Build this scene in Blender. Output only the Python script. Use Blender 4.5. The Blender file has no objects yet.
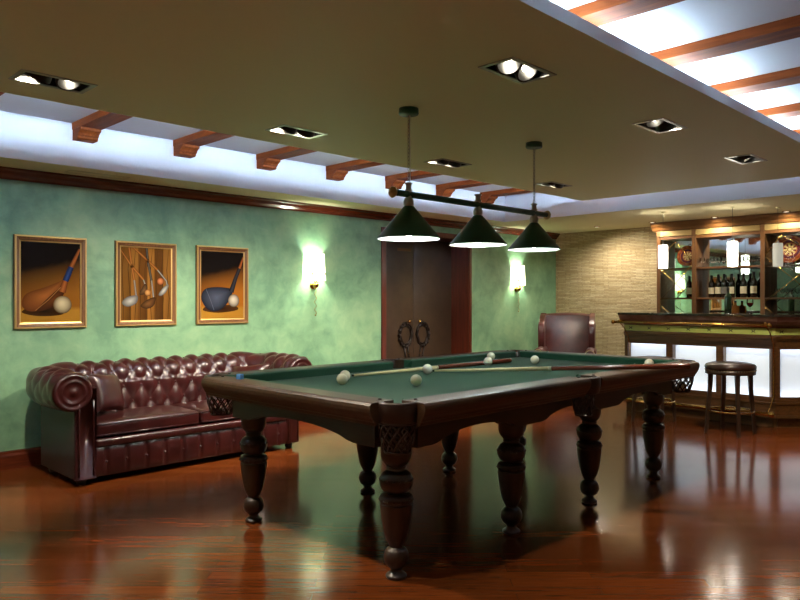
import bpy, bmesh, math, random
from math import sin, cos, pi, sqrt, radians
from mathutils import Vector, Matrix

random.seed(7)
SC = bpy.context.scene
COL = SC.collection

# ------------------------------------------------------------------ camera
CAM_H = 1.30
cd = bpy.data.cameras.new('camera')
cd.sensor_width = 36.0
cd.lens = 36.0 * 711.0 / 800.0
cd.clip_start = 0.05
cam = bpy.data.objects.new('camera', cd)
COL.objects.link(cam)
cam.location = (0, 0, CAM_H)
cam.rotation_euler = (pi / 2, 0, -pi / 4)
SC.camera = cam

# ------------------------------------------------------------------ world and exposure
w = bpy.data.worlds.new('world')
SC.world = w
w.use_nodes = True
w.node_tree.nodes['Background'].inputs[0].default_value = (0.9, 0.8, 0.65, 1)
w.node_tree.nodes['Background'].inputs[1].default_value = 0.02
SC.view_settings.view_transform = 'Standard'
SC.view_settings.look = 'None'
SC.view_settings.exposure = 0.07
SC.view_settings.gamma = 1.0
SC.view_settings.use_curve_mapping = False

# light levels (watts / emission strength)
SPOT_WALL_W = 215.0
SPOT_ROOM_W = 62.0
SPOT_FAR_W = 125.0
SPOT_REAR_FILL_W = 190.0
LAMP_W = 56.0
SCONCE_W = 17.0
BAR_SPOT_W = 36.0
STONE_SPOT_W = 85.0
COVE_E = 280.0
COVE_RIGHT_E = 60.0
PANEL_E = 0.62
STRIP_E = 8.0
PENDANT_E = 9.0
PENDANT_W = 9.0

# ------------------------------------------------------------------ materials
def s2l(c):
    return tuple(((v / 255.0) / 12.92 if v / 255.0 <= 0.04045 else ((v / 255.0 + 0.055) / 1.055) ** 2.4) for v in c) + (1.0,)

class NT:
    def __init__(self, name):
        self.m = bpy.data.materials.new(name)
        self.m.use_nodes = True
        self.t = self.m.node_tree
        self.n = self.t.nodes
        self.b = self.n['Principled BSDF']
        self.out = self.n['Material Output']
    def node(self, kind, **kw):
        nd = self.n.new('ShaderNode' + kind)
        for k, v in kw.items():
            if k in nd.inputs:
                nd.inputs[k].default_value = v
            else:
                setattr(nd, k, v)
        return nd
    def link(self, a, b):
        self.t.links.new(a, b)
    def coord(self, scale=(1, 1, 1), rot=(0, 0, 0), which='Object'):
        tc = self.node('TexCoord')
        mp = self.node('Mapping')
        mp.inputs['Scale'].default_value = scale
        mp.inputs['Rotation'].default_value = rot
        self.link(tc.outputs[which], mp.inputs['Vector'])
        return mp.outputs['Vector']
    def noise(self, vec, scale, detail=4, rough=0.55, dist=0.0):
        nd = self.node('TexNoise', Scale=scale, Detail=detail, Roughness=rough, Distortion=dist)
        self.link(vec, nd.inputs['Vector'])
        return nd.outputs['Fac']
    def ramp(self, fac, stops):
        r = self.node('ValToRGB')
        els = r.color_ramp.elements
        while len(els) > 1:
            els.remove(els[-1])
        els[0].position = stops[0][0]
        els[0].color = stops[0][1]
        for p, c in stops[1:]:
            e = els.new(p)
            e.color = c
        self.link(fac, r.inputs['Fac'])
        return r.outputs['Color']
    def bump(self, h, strength=0.3, dist=0.01):
        bp = self.node('Bump', Strength=strength, Distance=dist)
        self.link(h, bp.inputs['Height'])
        self.link(bp.outputs['Normal'], self.b.inputs['Normal'])
    def base(self, out):
        self.link(out, self.b.inputs['Base Color'])

def plain(name, rgb, rough=0.5, metal=0.0, coat=0.0, spec=None, var=0.93):
    k = NT(name)
    v = k.coord()
    f = k.noise(v, 30, 3)
    c = s2l(rgb)
    d = tuple(x * var for x in c[:3]) + (1,)
    k.base(k.ramp(f, [(0.3, d), (0.7, c)]))
    k.b.inputs['Roughness'].default_value = rough
    k.b.inputs['Metallic'].default_value = metal
    k.b.inputs['Coat Weight'].default_value = coat
    if spec is not None:
        k.b.inputs['Specular IOR Level'].default_value = spec
    return k.m

def wood(name, dark, light, rough=0.35, axis='X', coat=0.2, scale=1.0, coord='Object', spec=0.5):
    k = NT(name)
    st = {'X': (0.6, 9, 9), 'Y': (9, 0.6, 9), 'Z': (9, 9, 0.6)}[axis]
    v = k.coord(tuple(s * scale for s in st), which=coord)
    f = k.noise(v, 4.0, 8, 0.6, 0.8)
    k.base(k.ramp(f, [(0.28, s2l(dark)), (0.72, s2l(light))]))
    k.b.inputs['Roughness'].default_value = rough
    k.b.inputs['Coat Weight'].default_value = coat
    k.b.inputs['Coat Roughness'].default_value = 0.15
    k.b.inputs['Specular IOR Level'].default_value = spec
    k.bump(f, 0.08, 0.004)
    return k.m

def emit(name, rgb, strength, base=(240, 240, 240)):
    k = NT(name)
    k.b.inputs['Base Color'].default_value = s2l(base)
    k.b.inputs['Emission Color'].default_value = s2l(rgb)
    k.b.inputs['Emission Strength'].default_value = strength
    k.b.inputs['Roughness'].default_value = 0.4
    return k.m

def leather(name, dark, light, rough=0.3, bscale=160):
    k = NT(name)
    v = k.coord()
    f = k.noise(v, 9, 5)
    k.base(k.ramp(f, [(0.3, s2l(dark)), (0.7, s2l(light))]))
    k.b.inputs['Roughness'].default_value = rough
    k.b.inputs['Coat Weight'].default_value = 0.15
    k.b.inputs['Coat Roughness'].default_value = 0.25
    vo = k.node('TexVoronoi', Scale=bscale)
    k.link(v, vo.inputs['Vector'])
    k.bump(vo.outputs['Distance'], 0.12, 0.002)
    return k.m

def glass(name, tint=(255, 255, 255), rough=0.0, ior=1.13):
    k = NT(name)
    tr = k.node('BsdfTransparent')
    tr.inputs['Color'].default_value = s2l(tint)
    gl = k.node('BsdfGlossy', Roughness=0.03 + rough)
    fr = k.node('Fresnel', IOR=ior)
    mx = k.node('MixShader')
    k.link(fr.outputs[0], mx.inputs[0])
    k.link(tr.outputs[0], mx.inputs[1])
    k.link(gl.outputs[0], mx.inputs[2])
    k.link(mx.outputs[0], k.out.inputs['Surface'])
    return k.m

M = {}
def green_plaster():
    k = NT('green_plaster')
    v = k.coord()
    f1 = k.noise(v, 1.5, 6, 0.6, 0.6)
    f2 = k.noise(v, 7, 8, 0.65, 0.5)
    mx = k.node('Math', operation='MULTIPLY_ADD')
    k.link(f2, mx.inputs[0]); mx.inputs[1].default_value = 0.6
    k.link(f1, mx.inputs[2])
    sb = k.node('Math', operation='SUBTRACT'); k.link(mx.outputs[0], sb.inputs[0]); sb.inputs[1].default_value = 0.30
    k.base(k.ramp(sb.outputs[0], [(0.30, s2l((96, 136, 106))), (0.50, s2l((120, 160, 124))), (0.75, s2l((144, 178, 136)))]))
    k.b.inputs['Roughness'].default_value = 0.42
    k.bump(k.noise(v, 90, 4), 0.12, 0.003)
    return k.m
M['green'] = green_plaster()

def stone_mat():
    k = NT('ledge_stone')
    tc = k.node('TexCoord')
    sx = k.node('SeparateXYZ'); k.link(tc.outputs['Object'], sx.inputs[0])
    cb = k.node('CombineXYZ'); k.link(sx.outputs['Y'], cb.inputs['X']); k.link(sx.outputs['Z'], cb.inputs['Y'])
    vec = cb.outputs[0]
    # wobble rows
    nz = k.node('TexNoise', Scale=3.0, Detail=3.0); k.link(vec, nz.inputs['Vector'])
    wb = k.node('VectorMath', operation='MULTIPLY_ADD')
    k.link(nz.outputs['Color'], wb.inputs[0]); wb.inputs[1].default_value = (0.09, 0.03, 0); k.link(vec, wb.inputs[2])
    def br(bw, rh, off):
        b = k.node('TexBrick', Scale=1.0)
        b.inputs['Brick Width'].default_value = bw
        b.inputs['Row Height'].default_value = rh
        b.inputs['Mortar Size'].default_value = 0.0035
        b.inputs['Mortar Smooth'].default_value = 0.6
        b.inputs['Bias'].default_value = 0.0
        b.inputs['Color1'].default_value = s2l((228, 214, 178))
        b.inputs['Color2'].default_value = s2l((200, 180, 140))
        b.inputs['Mortar'].default_value = s2l((140, 120, 88))
        b.offset = off
        k.link(wb.outputs[0], b.inputs['Vector'])
        return b
    b1 = br(0.21, 0.021, 0.37)
    b2 = br(0.37, 0.063, 0.61)
    mx = k.node('Mix', data_type='RGBA', blend_type='MULTIPLY'); mx.inputs[0].default_value = 0.35
    k.link(b1.outputs['Color'], mx.inputs[6]); k.link(b2.outputs['Color'], mx.inputs[7])
    n2 = k.noise(vec, 22, 6, 0.7)
    mx2 = k.node('Mix', data_type='RGBA', blend_type='MULTIPLY'); mx2.inputs[0].default_value = 0.7
    k.link(mx.outputs[2], mx2.inputs[6])
    k.link(k.ramp(n2, [(0.3, (0.7, 0.66, 0.6, 1)), (0.6, (1, 1, 1, 1))]), mx2.inputs[7])
    k.base(mx2.outputs[2])
    k.b.inputs['Roughness'].default_value = 0.85
    bw = k.node('RGBToBW'); k.link(b1.outputs['Color'], bw.inputs[0])
    ad = k.node('Math', operation='ADD'); k.link(bw.outputs[0], ad.inputs[0]); k.link(n2, ad.inputs[1])
    k.bump(ad.outputs[0], 0.9, 0.02)
    return k.m
M['stone'] = stone_mat()

def floor_mat():
    k = NT('mahogany_planks')
    tc = k.node('TexCoord')
    mp = k.node('Mapping'); mp.inputs['Rotation'].default_value = (0, 0, pi / 4)
    k.link(tc.outputs['Object'], mp.inputs['Vector'])
    v = mp.outputs[0]
    b = k.node('TexBrick', Scale=1.0)
    b.inputs['Brick Width'].default_value = 0.9
    b.inputs['Row Height'].default_value = 0.085
    b.inputs['Mortar Size'].default_value = 0.0012
    b.inputs['Mortar Smooth'].default_value = 0.2
    b.inputs['Color1'].default_value = (1, 1, 1, 1)
    b.inputs['Color2'].default_value = (0.52, 0.47, 0.42, 1)
    b.inputs['Mortar'].default_value = (0.35, 0.3, 0.28, 1)
    b.offset = 0.43
    k.link(v, b.inputs['Vector'])
    m2 = k.node('Mapping'); m2.inputs['Scale'].default_value = (1.2, 22, 1)
    k.link(v, m2.inputs['Vector'])
    g = k.noise(m2.outputs[0], 3.2, 8, 0.62, 0.7)
    c = k.ramp(g, [(0.25, s2l((92, 44, 17))), (0.55, s2l((116, 58, 24))), (0.8, s2l((140, 76, 34)))])
    mx = k.node('Mix', data_type='RGBA', blend_type='MULTIPLY'); mx.inputs[0].default_value = 0.8
    k.link(c, mx.inputs[6]); k.link(b.outputs['Color'], mx.inputs[7])
    k.base(mx.outputs[2])
    rg = k.node('MapRange'); k.link(k.noise(v, 3, 3), rg.inputs[0]); rg.inputs[3].default_value = 0.11; rg.inputs[4].default_value = 0.17
    k.link(rg.outputs[0], k.b.inputs['Roughness'])
    k.b.inputs['Specular IOR Level'].default_value = 0.33
    k.bump(k.noise(m2.outputs[0], 2.0, 3), 0.05, 0.004)
    return k.m
M['floor'] = floor_mat()

M['ceil'] = plain('beige_ceiling_paint', (224, 216, 176), 0.75, var=0.98)
M['panelpaint'] = plain('olive_beige_ceiling_paint', (218, 222, 182), 0.6, var=0.98)
M['creamwall'] = plain('cream_wall_paint', (214, 200, 164), 0.7, var=0.97)
M['white'] = plain('white_ceiling_paint', (228, 231, 240), 0.75, var=0.985)
M['beam'] = wood('red_brown_beam_wood', (98, 42, 12), (146, 72, 26), 0.6, 'Y', 0.0, spec=0.15)
M['trim'] = wood('mahogany_trim', (66, 24, 12), (104, 44, 22), 0.25, 'X', 0.4)
M['trimZ'] = wood('mahogany_trim_upright', (60, 22, 12), (92, 38, 20), 0.3, 'Z', 0.3)
M['table'] = wood('walnut_table_wood', (38, 24, 14), (60, 39, 24), 0.42, 'X', 0.05)
M['tableY'] = wood('walnut_table_wood_cross', (38, 24, 14), (60, 39, 24), 0.42, 'Y', 0.05)
M['tableZ'] = wood('walnut_leg_wood', (42, 27, 17), (62, 42, 28), 0.34, 'Z', 0.2)
M['railtop'] = wood('rail_wood', (50, 33, 19), (78, 53, 31), 0.44, 'X', 0.05)
M['bar'] = wood('bar_wood', (70, 44, 20), (110, 72, 36), 0.35, 'Y', 0.2)
M['barZ'] = wood('bar_wood_upright', (50, 30, 13), (86, 54, 26), 0.35, 'Z', 0.2)
M['cab'] = wood('cabinet_wood', (88, 54, 22), (122, 80, 36), 0.5, 'Y', 0.0)
M['cabZ'] = wood('cabinet_wood_upright', (88, 54, 22), (118, 78, 36), 0.5, 'Z', 0.0)
M['frame'] = wood('picture_frame_wood', (84, 50, 22), (122, 78, 38), 0.35, 'Z', 0.3, 2)
M['gilt'] = plain('gilt_edge', (196, 160, 100), 0.35, 0.6)
M['ox'] = leather('oxblood_leather', (40, 13, 13), (60, 21, 19), 0.3)
M['oxdark'] = leather('oxblood_leather_outer', (34, 14, 12), (46, 20, 17), 0.55)
M['wine'] = leather('wine_leather', (62, 26, 24), (86, 42, 38), 0.3, 70)
M['browneather'] = leather('brown_leather', (40, 24, 18), (66, 42, 32), 0.28)
M['pocket'] = leather('dark_pocket_leather', (34, 20, 13), (52, 32, 22), 0.4)
M['doorleather'] = leather('dark_brown_door_leather', (50, 38, 27), (62, 48, 35), 0.34, 60)
M['brass'] = plain('brass', (206, 160, 84), 0.22, 1.0)
M['brassdull'] = plain('aged_brass', (196, 176, 128), 0.35, 1.0)
M['chrome'] = plain('brushed_chrome', (170, 170, 165), 0.3, 1.0)
M['nickel'] = plain('nickel_grey', (176, 176, 166), 0.3, 0.9)
M['black'] = plain('black_metal', (14, 14, 13), 0.4)
M['iron'] = plain('dark_wrought_iron', (34, 26, 22), 0.35, 0.7)
M['dkgreen'] = plain('dark_green_enamel', (14, 88, 72), 0.45, 0.0, 0.3)
M['shadein'] = plain('white_enamel', (240, 242, 238), 0.5)
def felt():
    k = NT('green_felt')
    v = k.coord()
    f = k.noise(v, 260, 3)
    k.base(k.ramp(f, [(0.3, s2l((24, 68, 47))), (0.7, s2l((32, 78, 56)))]))
    k.b.inputs['Roughness'].default_value = 0.9
    k.b.inputs['Sheen Weight'].default_value = 0.15
    k.b.inputs['Specular IOR Level'].default_value = 0.2
    k.bump(f, 0.2, 0.001)
    return k.m
M['felt'] = felt()
M['ball'] = plain('ivory_ball', (255, 250, 228), 0.15, 0, 0.5, var=.98)
_b = M['ball'].node_tree.nodes['Principled BSDF']
_b.inputs['Subsurface Weight'].default_value = 0.7
_b.inputs['Subsurface Radius'].default_value = (1.0, .95, .8)
_b.inputs['Subsurface Scale'].default_value = 0.03
M['maple'] = wood('pale_maple', (236, 220, 164), (250, 238, 190), 0.3, 'Z')
M['butt'] = wood('reddish_cue_butt', (88, 40, 26), (120, 58, 40), 0.25, 'Z', 0.4)
M['chalk'] = plain('blue_chalk', (96, 158, 224), 0.8)
M['marble'] = None
def marble():
    k = NT('dark_marble')
    v = k.coord()
    f = k.noise(v, 6, 8, 0.7, 2.0)
    k.base(k.ramp(f, [(0.35, s2l((20, 17, 14))), (0.62, s2l((52, 44, 36))), (0.72, s2l((120, 108, 92)))]))
    k.b.inputs['Roughness'].default_value = 0.1
    return k.m
M['marble'] = marble()
M['apron'] = leather('padded_bar_leather', (104, 76, 66), (138, 106, 94), 0.22)
M['frieze'] = plain('olive_green_frieze', (190, 200, 104), 0.4)
M['panelglass'] = emit('backlit_frosted_panel', (216, 224, 240), PANEL_E)
M['strip'] = emit('strip_light', (215, 228, 255), STRIP_E)
M['cove'] = emit('cove_light', (200, 226, 252), COVE_E)
M['coveE'] = emit('cove_light_end', (200, 226, 252), 28.0)
M['coveR'] = emit('cove_light_opposite', (200, 226, 252), COVE_RIGHT_E)
M['pend'] = emit('lit_opal_glass', (255, 246, 230), PENDANT_E)
M['pendoff'] = emit('dim_opal_glass', (240, 236, 215), 0.45, (150, 146, 130))
M['bulb'] = emit('lamp_bulb', (255, 244, 225), 9.0)
M['bulbdim'] = emit('lamp_bulb_side', (255, 240, 215), 1.5)
M['lampbulb'] = emit('shade_bulb', (245, 255, 250), 12.0)
M['shade'] = emit('lit_fabric_shade', (255, 250, 214), 2.6)
M['mirror'] = plain('mirror', (225, 232, 228), 0.02, 1.0)
M['glass'] = glass('clear_glass', (250, 252, 250))
M['clearware'] = glass('glassware', (246, 249, 248), 0.0, 1.5)
M['bottle'] = plain('dark_bottle_glass', (14, 18, 12), 0.08, 0, 0.5)
M['bottlegreen'] = plain('green_bottle_glass', (22, 42, 24), 0.08, 0, 0.5)
M['label'] = plain('cream_label', (214, 204, 170), 0.6)
M['labelgrey'] = plain('grey_label', (110, 106, 98), 0.6)
M['amber'] = plain('amber_liquor', (150, 92, 34), 0.15)
M['wineliq'] = plain('red_wine', (96, 12, 14), 0.1)
M['goldfrieze'] = plain('pale_gold_frieze', (166, 140, 84), 0.5, 0.1)
M['plate'] = None

def vcol_mat(name, rough=0.45, spec=0.5):
    k = NT(name)
    a = k.node('Attribute'); a.attribute_name = 'Col'
    k.base(a.outputs['Color'])
    k.b.inputs['Roughness'].default_value = rough
    k.b.inputs['Specular IOR Level'].default_value = spec
    return k.m
M['paint'] = vcol_mat('oil_paint', 0.8, 0.06)
M['glaze'] = vcol_mat('glazed_ceramic', 0.2)

# ------------------------------------------------------------------ mesh builder
class MB:
    def __init__(self):
        self.v = []; self.f = []; self.s = []; self.mi = []; self.c = []
    def add(self, vs, fs, smooth=False, mi=0, cols=None):
        o = len(self.v)
        self.v += [tuple(p) for p in vs]
        self.c += cols if cols else [(1, 1, 1, 1)] * len(vs)
        for f in fs:
            self.f.append(tuple(i + o for i in f)); self.s.append(smooth); self.mi.append(mi)
        return self
    def box(self, x0, y0, z0, x1, y1, z1, mi=0):
        x0, x1 = min(x0, x1), max(x0, x1); y0, y1 = min(y0, y1), max(y0, y1); z0, z1 = min(z0, z1), max(z0, z1)
        vs = [(x0, y0, z0), (x1, y0, z0), (x1, y1, z0), (x0, y1, z0), (x0, y0, z1), (x1, y0, z1), (x1, y1, z1), (x0, y1, z1)]
        return self.add(vs, [(0, 3, 2, 1), (4, 5, 6, 7), (0, 1, 5, 4), (1, 2, 6, 5), (2, 3, 7, 6), (3, 0, 4, 7)], mi=mi)
    def rbox(self, x0, y0, z0, x1, y1, z1, r=0.02, seg=3, puff=0.0, n=1, mi=0):
        """rounded box, optionally puffed top"""
        bm = bmesh.new()
        bmesh.ops.create_cube(bm, size=1.0)
        for v in bm.verts:
            v.co = Vector(((x0 + x1) / 2 + v.co.x * (x1 - x0), (y0 + y1) / 2 + v.co.y * (y1 - y0), (z0 + z1) / 2 + v.co.z * (z1 - z0)))
        bmesh.ops.bevel(bm, geom=list(bm.edges), offset=r, segments=seg, profile=0.5, affect='EDGES')
        if puff:
            bmesh.ops.subdivide_edges(bm, edges=list(bm.edges), cuts=6, use_grid_fill=True)
            for v in bm.verts:
                a = (v.co.x - x0) / (x1 - x0); b = (v.co.y - y0) / (y1 - y0); t = (v.co.z - z0) / (z1 - z0)
                if t > 0.5:
                    v.co.z += puff * (max(0, 4 * a * (1 - a)) * max(0, 4 * b * (1 - b))) ** 0.5 * (t - 0.5) * 2
        bm.verts.index_update()
        self.add([v.co[:] for v in bm.verts], [tuple(v.index for v in f.verts) for f in bm.faces], True, mi)
        bm.free()
        return self
    def lathe(self, prof, c=(0, 0, 0), seg=24, smooth=True, mi=0, M4=None, cap=True):
        vs = []; fs = []
        for r, z in prof:
            for i in range(seg):
                a = 2 * pi * i / seg
                p = Vector((r * cos(a), r * sin(a), z))
                if M4: p = M4 @ p
                vs.append((p.x + c[0], p.y + c[1], p.z + c[2]))
        n = len(prof)
        for k in range(n - 1):
            for i in range(seg):
                j = (i + 1) % seg
                fs.append((k * seg + i, k * seg + j, (k + 1) * seg + j, (k + 1) * seg + i))
        if cap:
            fs.append(tuple(reversed(range(seg)))); fs.append(tuple((n - 1) * seg + i for i in range(seg)))
        return self.add(vs, fs, smooth, mi)
    def cyl(self, p, q, r, r2=None, seg=12, mi=0, cap=True):
        p = Vector(p); q = Vector(q); d = q - p
        M4 = d.to_track_quat('Z', 'Y').to_matrix().to_4x4()
        return self.lathe([(r, 0), (r2 if r2 is not None else r, d.length)], p, seg, True, mi, M4, cap)
    def sphere(self, c, r, seg=16, rings=10, sc=(1, 1, 1), mi=0):
        vs = [(c[0], c[1], c[2] - r * sc[2])]; fs = []
        for k in range(1, rings):
            t = -pi / 2 + pi * k / rings
            for i in range(seg):
                a = 2 * pi * i / seg
                vs.append((c[0] + r * cos(t) * cos(a) * sc[0], c[1] + r * cos(t) * sin(a) * sc[1], c[2] + r * sin(t) * sc[2]))
        vs.append((c[0], c[1], c[2] + r * sc[2])); top = len(vs) - 1
        for i in range(seg):
            j = (i + 1) % seg
            fs.append((0, 1 + j, 1 + i))
            for k in range(rings - 2):
                a = 1 + k * seg
                fs.append((a + i, a + j, a + seg + j, a + seg + i))
            a = 1 + (rings - 2) * seg
            fs.append((a + i, a + j, top))
        return self.add(vs, fs, True, mi)
    def tube(self, pts, r, seg=8, closed=False, mi=0):
        P = [Vector(p) for p in pts]; n = len(P); vs = []; fs = []
        up = None
        for i in range(n):
            if closed: d = P[(i + 1) % n] - P[i - 1]
            else: d = P[min(i + 1, n - 1)] - P[max(i - 1, 0)]
            d.normalize()
            if up is None:
                up = Vector((0, 0, 1)) if abs(d.z) < 0.9 else Vector((1, 0, 0))
            side = d.cross(up).normalized(); up = side.cross(d).normalized()
            rr = r[i] if isinstance(r, (list, tuple)) else r
            for k in range(seg):
                a = 2 * pi * k / seg
                vs.append(P[i] + side * (rr * cos(a)) + up * (rr * sin(a)))
        for i in range(n if closed else n - 1):
            ii = (i + 1) % n
            for k in range(seg):
                kk = (k + 1) % seg
                fs.append((i * seg + k, i * seg + kk, ii * seg + kk, ii * seg + k))
        if not closed:
            fs.append(tuple(range(seg))); fs.append(tuple((n - 1) * seg + k for k in reversed(range(seg))))
        return self.add(vs, fs, True, mi)
    def prism(self, poly, h0, h1, axis='Z', mi=0, smooth=False):
        """extrude a 2-D polygon; axis Z: (x,y); Y: (x,z); X: (y,z)"""
        def P(a, b, h):
            return {'Z': (a, b, h), 'Y': (a, h, b), 'X': (h, a, b)}[axis]
        n = len(poly)
        vs = [P(a, b, h0) for a, b in poly] + [P(a, b, h1) for a, b in poly]
        fs = [tuple(reversed(range(n))), tuple(range(n, 2 * n))] + [(i, (i + 1) % n, n + (i + 1) % n, n + i) for i in range(n)]
        return self.add(vs, fs, smooth, mi)
    def grid(self, rows, smooth=True, mi=0, closed=False):
        nr = len(rows); nc = len(rows[0]); vs = [p for r in rows for p in r]; fs = []
        for i in range(nr - 1):
            for j in range(nc - (0 if closed else 1)):
                jj = (j + 1) % nc
                fs.append((i * nc + j, i * nc + jj, (i + 1) * nc + jj, (i + 1) * nc + j))
        return self.add(vs, fs, smooth, mi)
    def xform(self, M4):
        self.v = [tuple(M4 @ Vector(p)) for p in self.v]
        return self
    def build(self, name, mats, parent=None, kind=None, bevel=0.0, sharp=None, label=None):
        me = bpy.data.meshes.new(name)
        me.from_pydata(self.v, [], self.f)
        mats = mats if isinstance(mats, (list, tuple)) else [mats]
        for m in mats: me.materials.append(M[m] if isinstance(m, str) else m)
        me.polygons.foreach_set('use_smooth', self.s)
        me.polygons.foreach_set('material_index', self.mi)
        if any(c != (1, 1, 1, 1) for c in self.c):
            at = me.color_attributes.new('Col', 'FLOAT_COLOR', 'POINT')
            at.data.foreach_set('color', [x for c in self.c for x in c])
        bm = bmesh.new(); bm.from_mesh(me)
        bmesh.ops.recalc_face_normals(bm, faces=bm.faces)
        bm.to_mesh(me); bm.free()
        if sharp: me.set_sharp_from_angle(angle=radians(sharp))
        o = bpy.data.objects.new(name, me)
        COL.objects.link(o)
        if parent: o.parent = parent
        if kind: o['kind'] = kind
        if label: o['label'] = label
        if bevel:
            b = o.modifiers.new('bevel', 'BEVEL'); b.width = bevel; b.segments = 2; b.limit_method = 'ANGLE'
            b.angle_limit = radians(40)
        return o

def thing(name, label, cat, loc=(0, 0, 0), rz=0.0, group=None):
    o = bpy.data.objects.new(name, None)
    o.empty_display_size = 0.05
    COL.objects.link(o)
    o.location = loc; o.rotation_euler = (0, 0, rz)
    o['label'] = label; o['category'] = cat
    if group: o['group'] = group
    return o

def tag(o, label, cat, group=None, loc=None, rz=None):
    o['label'] = label; o['category'] = cat
    if group: o['group'] = group
    if loc is not None: o.location = loc
    if rz is not None: o.rotation_euler = (0, 0, rz)
    return o

def dup(root, loc, rz=None, label=None, group=None):
    r = root.copy(); COL.objects.link(r); r.location = loc
    if rz is not None: r.rotation_euler = (0, 0, rz)
    if label: r['label'] = label
    if group: r['group'] = group
    for ch in list(root.children):
        c = ch.copy(); COL.objects.link(c); c.parent = r
        for g in list(ch.children):
            d = g.copy(); COL.objects.link(d); d.parent = c
    return r

def light(name, kind, loc, energy, color, parent=None, target=None, size=0.03, spot=None, blend=0.5):
    ld = bpy.data.lights.new(name, kind)
    ld.energy = energy; ld.color = color
    ld.shadow_soft_size = size
    if kind == 'SPOT':
        ld.spot_size = spot; ld.spot_blend = blend
    o = bpy.data.objects.new(name, ld); COL.objects.link(o)
    o.location = loc
    if target is not None:
        o.rotation_euler = (Vector(target) - Vector(loc)).to_track_quat('-Z', 'Y').to_euler()
    if parent: o.parent = parent
    return o

# ------------------------------------------------------------------ room
XW0, XW1, YW0, YW1 = -4.0, 9.37, -3.0, 6.0
Z_SOF, Z_CEIL, Z_PAN, T_PAN = 2.31, 2.636, 2.435, 0.06
PX0, PX1, PY0, PY1 = -2.5, 7.23, 1.585, 4.28
DX0, DX1, DZ = 5.75, 7.28, 2.09          # door opening

MB().box(XW0 - .1, YW0 - .1, -0.1, XW1 + .1, YW1 + .1, 0).build('floor', 'floor', kind='structure')
wl = MB()
wl.box(XW0, YW1, 0, DX0, YW1 + .12, 2.75).box(DX1, YW1, 0, XW1 + .1, YW1 + .12, 2.75).box(DX0, YW1, DZ, DX1, YW1 + .12, 2.75)
wl.build('wall_left', 'green', kind='structure')
MB().box(XW1, YW0, 0, XW1 + .12, YW1, 2.75).build('wall_back', 'stone', kind='structure')
MB().box(XW0 - .12, YW0, 0, XW0, YW1, 2.75).build('wall_front', 'creamwall', kind='structure')
MB().box(XW0, YW0 - .12, 0, XW1, YW0, 2.75).build('wall_right', 'creamwall', kind='structure')
MB().box(XW0, YW0, Z_CEIL, XW1, YW1, Z_CEIL + .1).build('ceiling', 'white', kind='structure')
# soffits (left strip along the green wall, far strip over the bar), faces of the cove painted white
SY, SX = 5.547, 7.47
so = MB()
so.box(XW0, SY, Z_SOF, XW1, YW1, Z_CEIL)
so.build('ceiling_soffit', 'ceil', kind='structure')
so = MB(); so.box(SX, YW0, Z_SOF, XW1, SY, Z_CEIL); so.build('ceiling_soffit', 'ceil', kind='structure')
MB().box(XW0, SY - .004, Z_SOF, SX, SY, Z_CEIL).build('ceiling_cove_face', 'white', kind='structure')
MB().box(SX - .004, YW0, Z_SOF, SX, SY - .004, Z_CEIL).build('ceiling_cove_face', 'white', kind='structure')

# downlight positions: (x, y, row)
DL = [(1.34, 3.885), (2.90, 3.885), (4.45, 3.885), (6.02, 3.885), (1.34, 2.075), (2.90, 2.075), (4.47, 2.075), (6.01, 2.075), (-1.78, 3.885), (-1.78, 2.075)]  # last pair is added behind the camera as fill
HX, HY = 0.165, 0.085
xs = sorted({PX0, PX1} | {x - HX for x, y in DL} | {x + HX for x, y in DL})
ys = sorted({PY0, PY1, 3.885 - HY, 3.885 + HY, 2.075 - HY, 2.075 + HY})
pm = MB()
def inhole(cx, cy):
    return any(abs(cx - x) < HX and abs(cy - y) < HY for x, y in DL)
for i in range(len(xs) - 1):
    for j in range(len(ys) - 1):
        if inhole((xs[i] + xs[i + 1]) / 2, (ys[j] + ys[j + 1]) / 2): continue
        for z in (Z_PAN, Z_PAN + T_PAN):
            pm.add([(xs[i], ys[j], z), (xs[i + 1], ys[j], z), (xs[i + 1], ys[j + 1], z), (xs[i], ys[j + 1], z)], [(0, 1, 2, 3)])
for (x0, y0, x1, y1) in ((PX0, PY0, PX1, PY0), (PX1, PY0, PX1, PY1), (PX1, PY1, PX0, PY1), (PX0, PY1, PX0, PY0)):
    pm.add([(x0, y0, Z_PAN), (x1, y1, Z_PAN), (x1, y1, Z_PAN + T_PAN), (x0, y0, Z_PAN + T_PAN)], [(0, 1, 2, 3)], mi=1)
pm.build('ceiling_panel', ['panelpaint', 'white'], kind='structure')

# cove light strips lying on the panel
for lab, b in (('cool white light strip on ceiling panel edge facing the green wall', (PX0 + .1, PY1 - .16, PX1 - .1, PY1 - .13)),
               ('cool white light strip on ceiling panel edge facing away from green wall', (PX0 + .1, PY0 + .10, PX1 - .1, PY0 + .13)),
               ('cool white light strip on the bar end of the ceiling panel', (PX1 - .2, PY0 + .25, PX1 - .17, PY1 - .25))):
    tag(MB().box(b[0], b[1], Z_PAN + T_PAN, b[2], b[3], Z_PAN + T_PAN + .015).build('light_strip', 'cove' if 'green wall' in lab and 'away' not in lab else 'coveE' if 'bar end' in lab else 'coveR'), lab, 'light strip', 'hidden cove lights')

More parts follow.
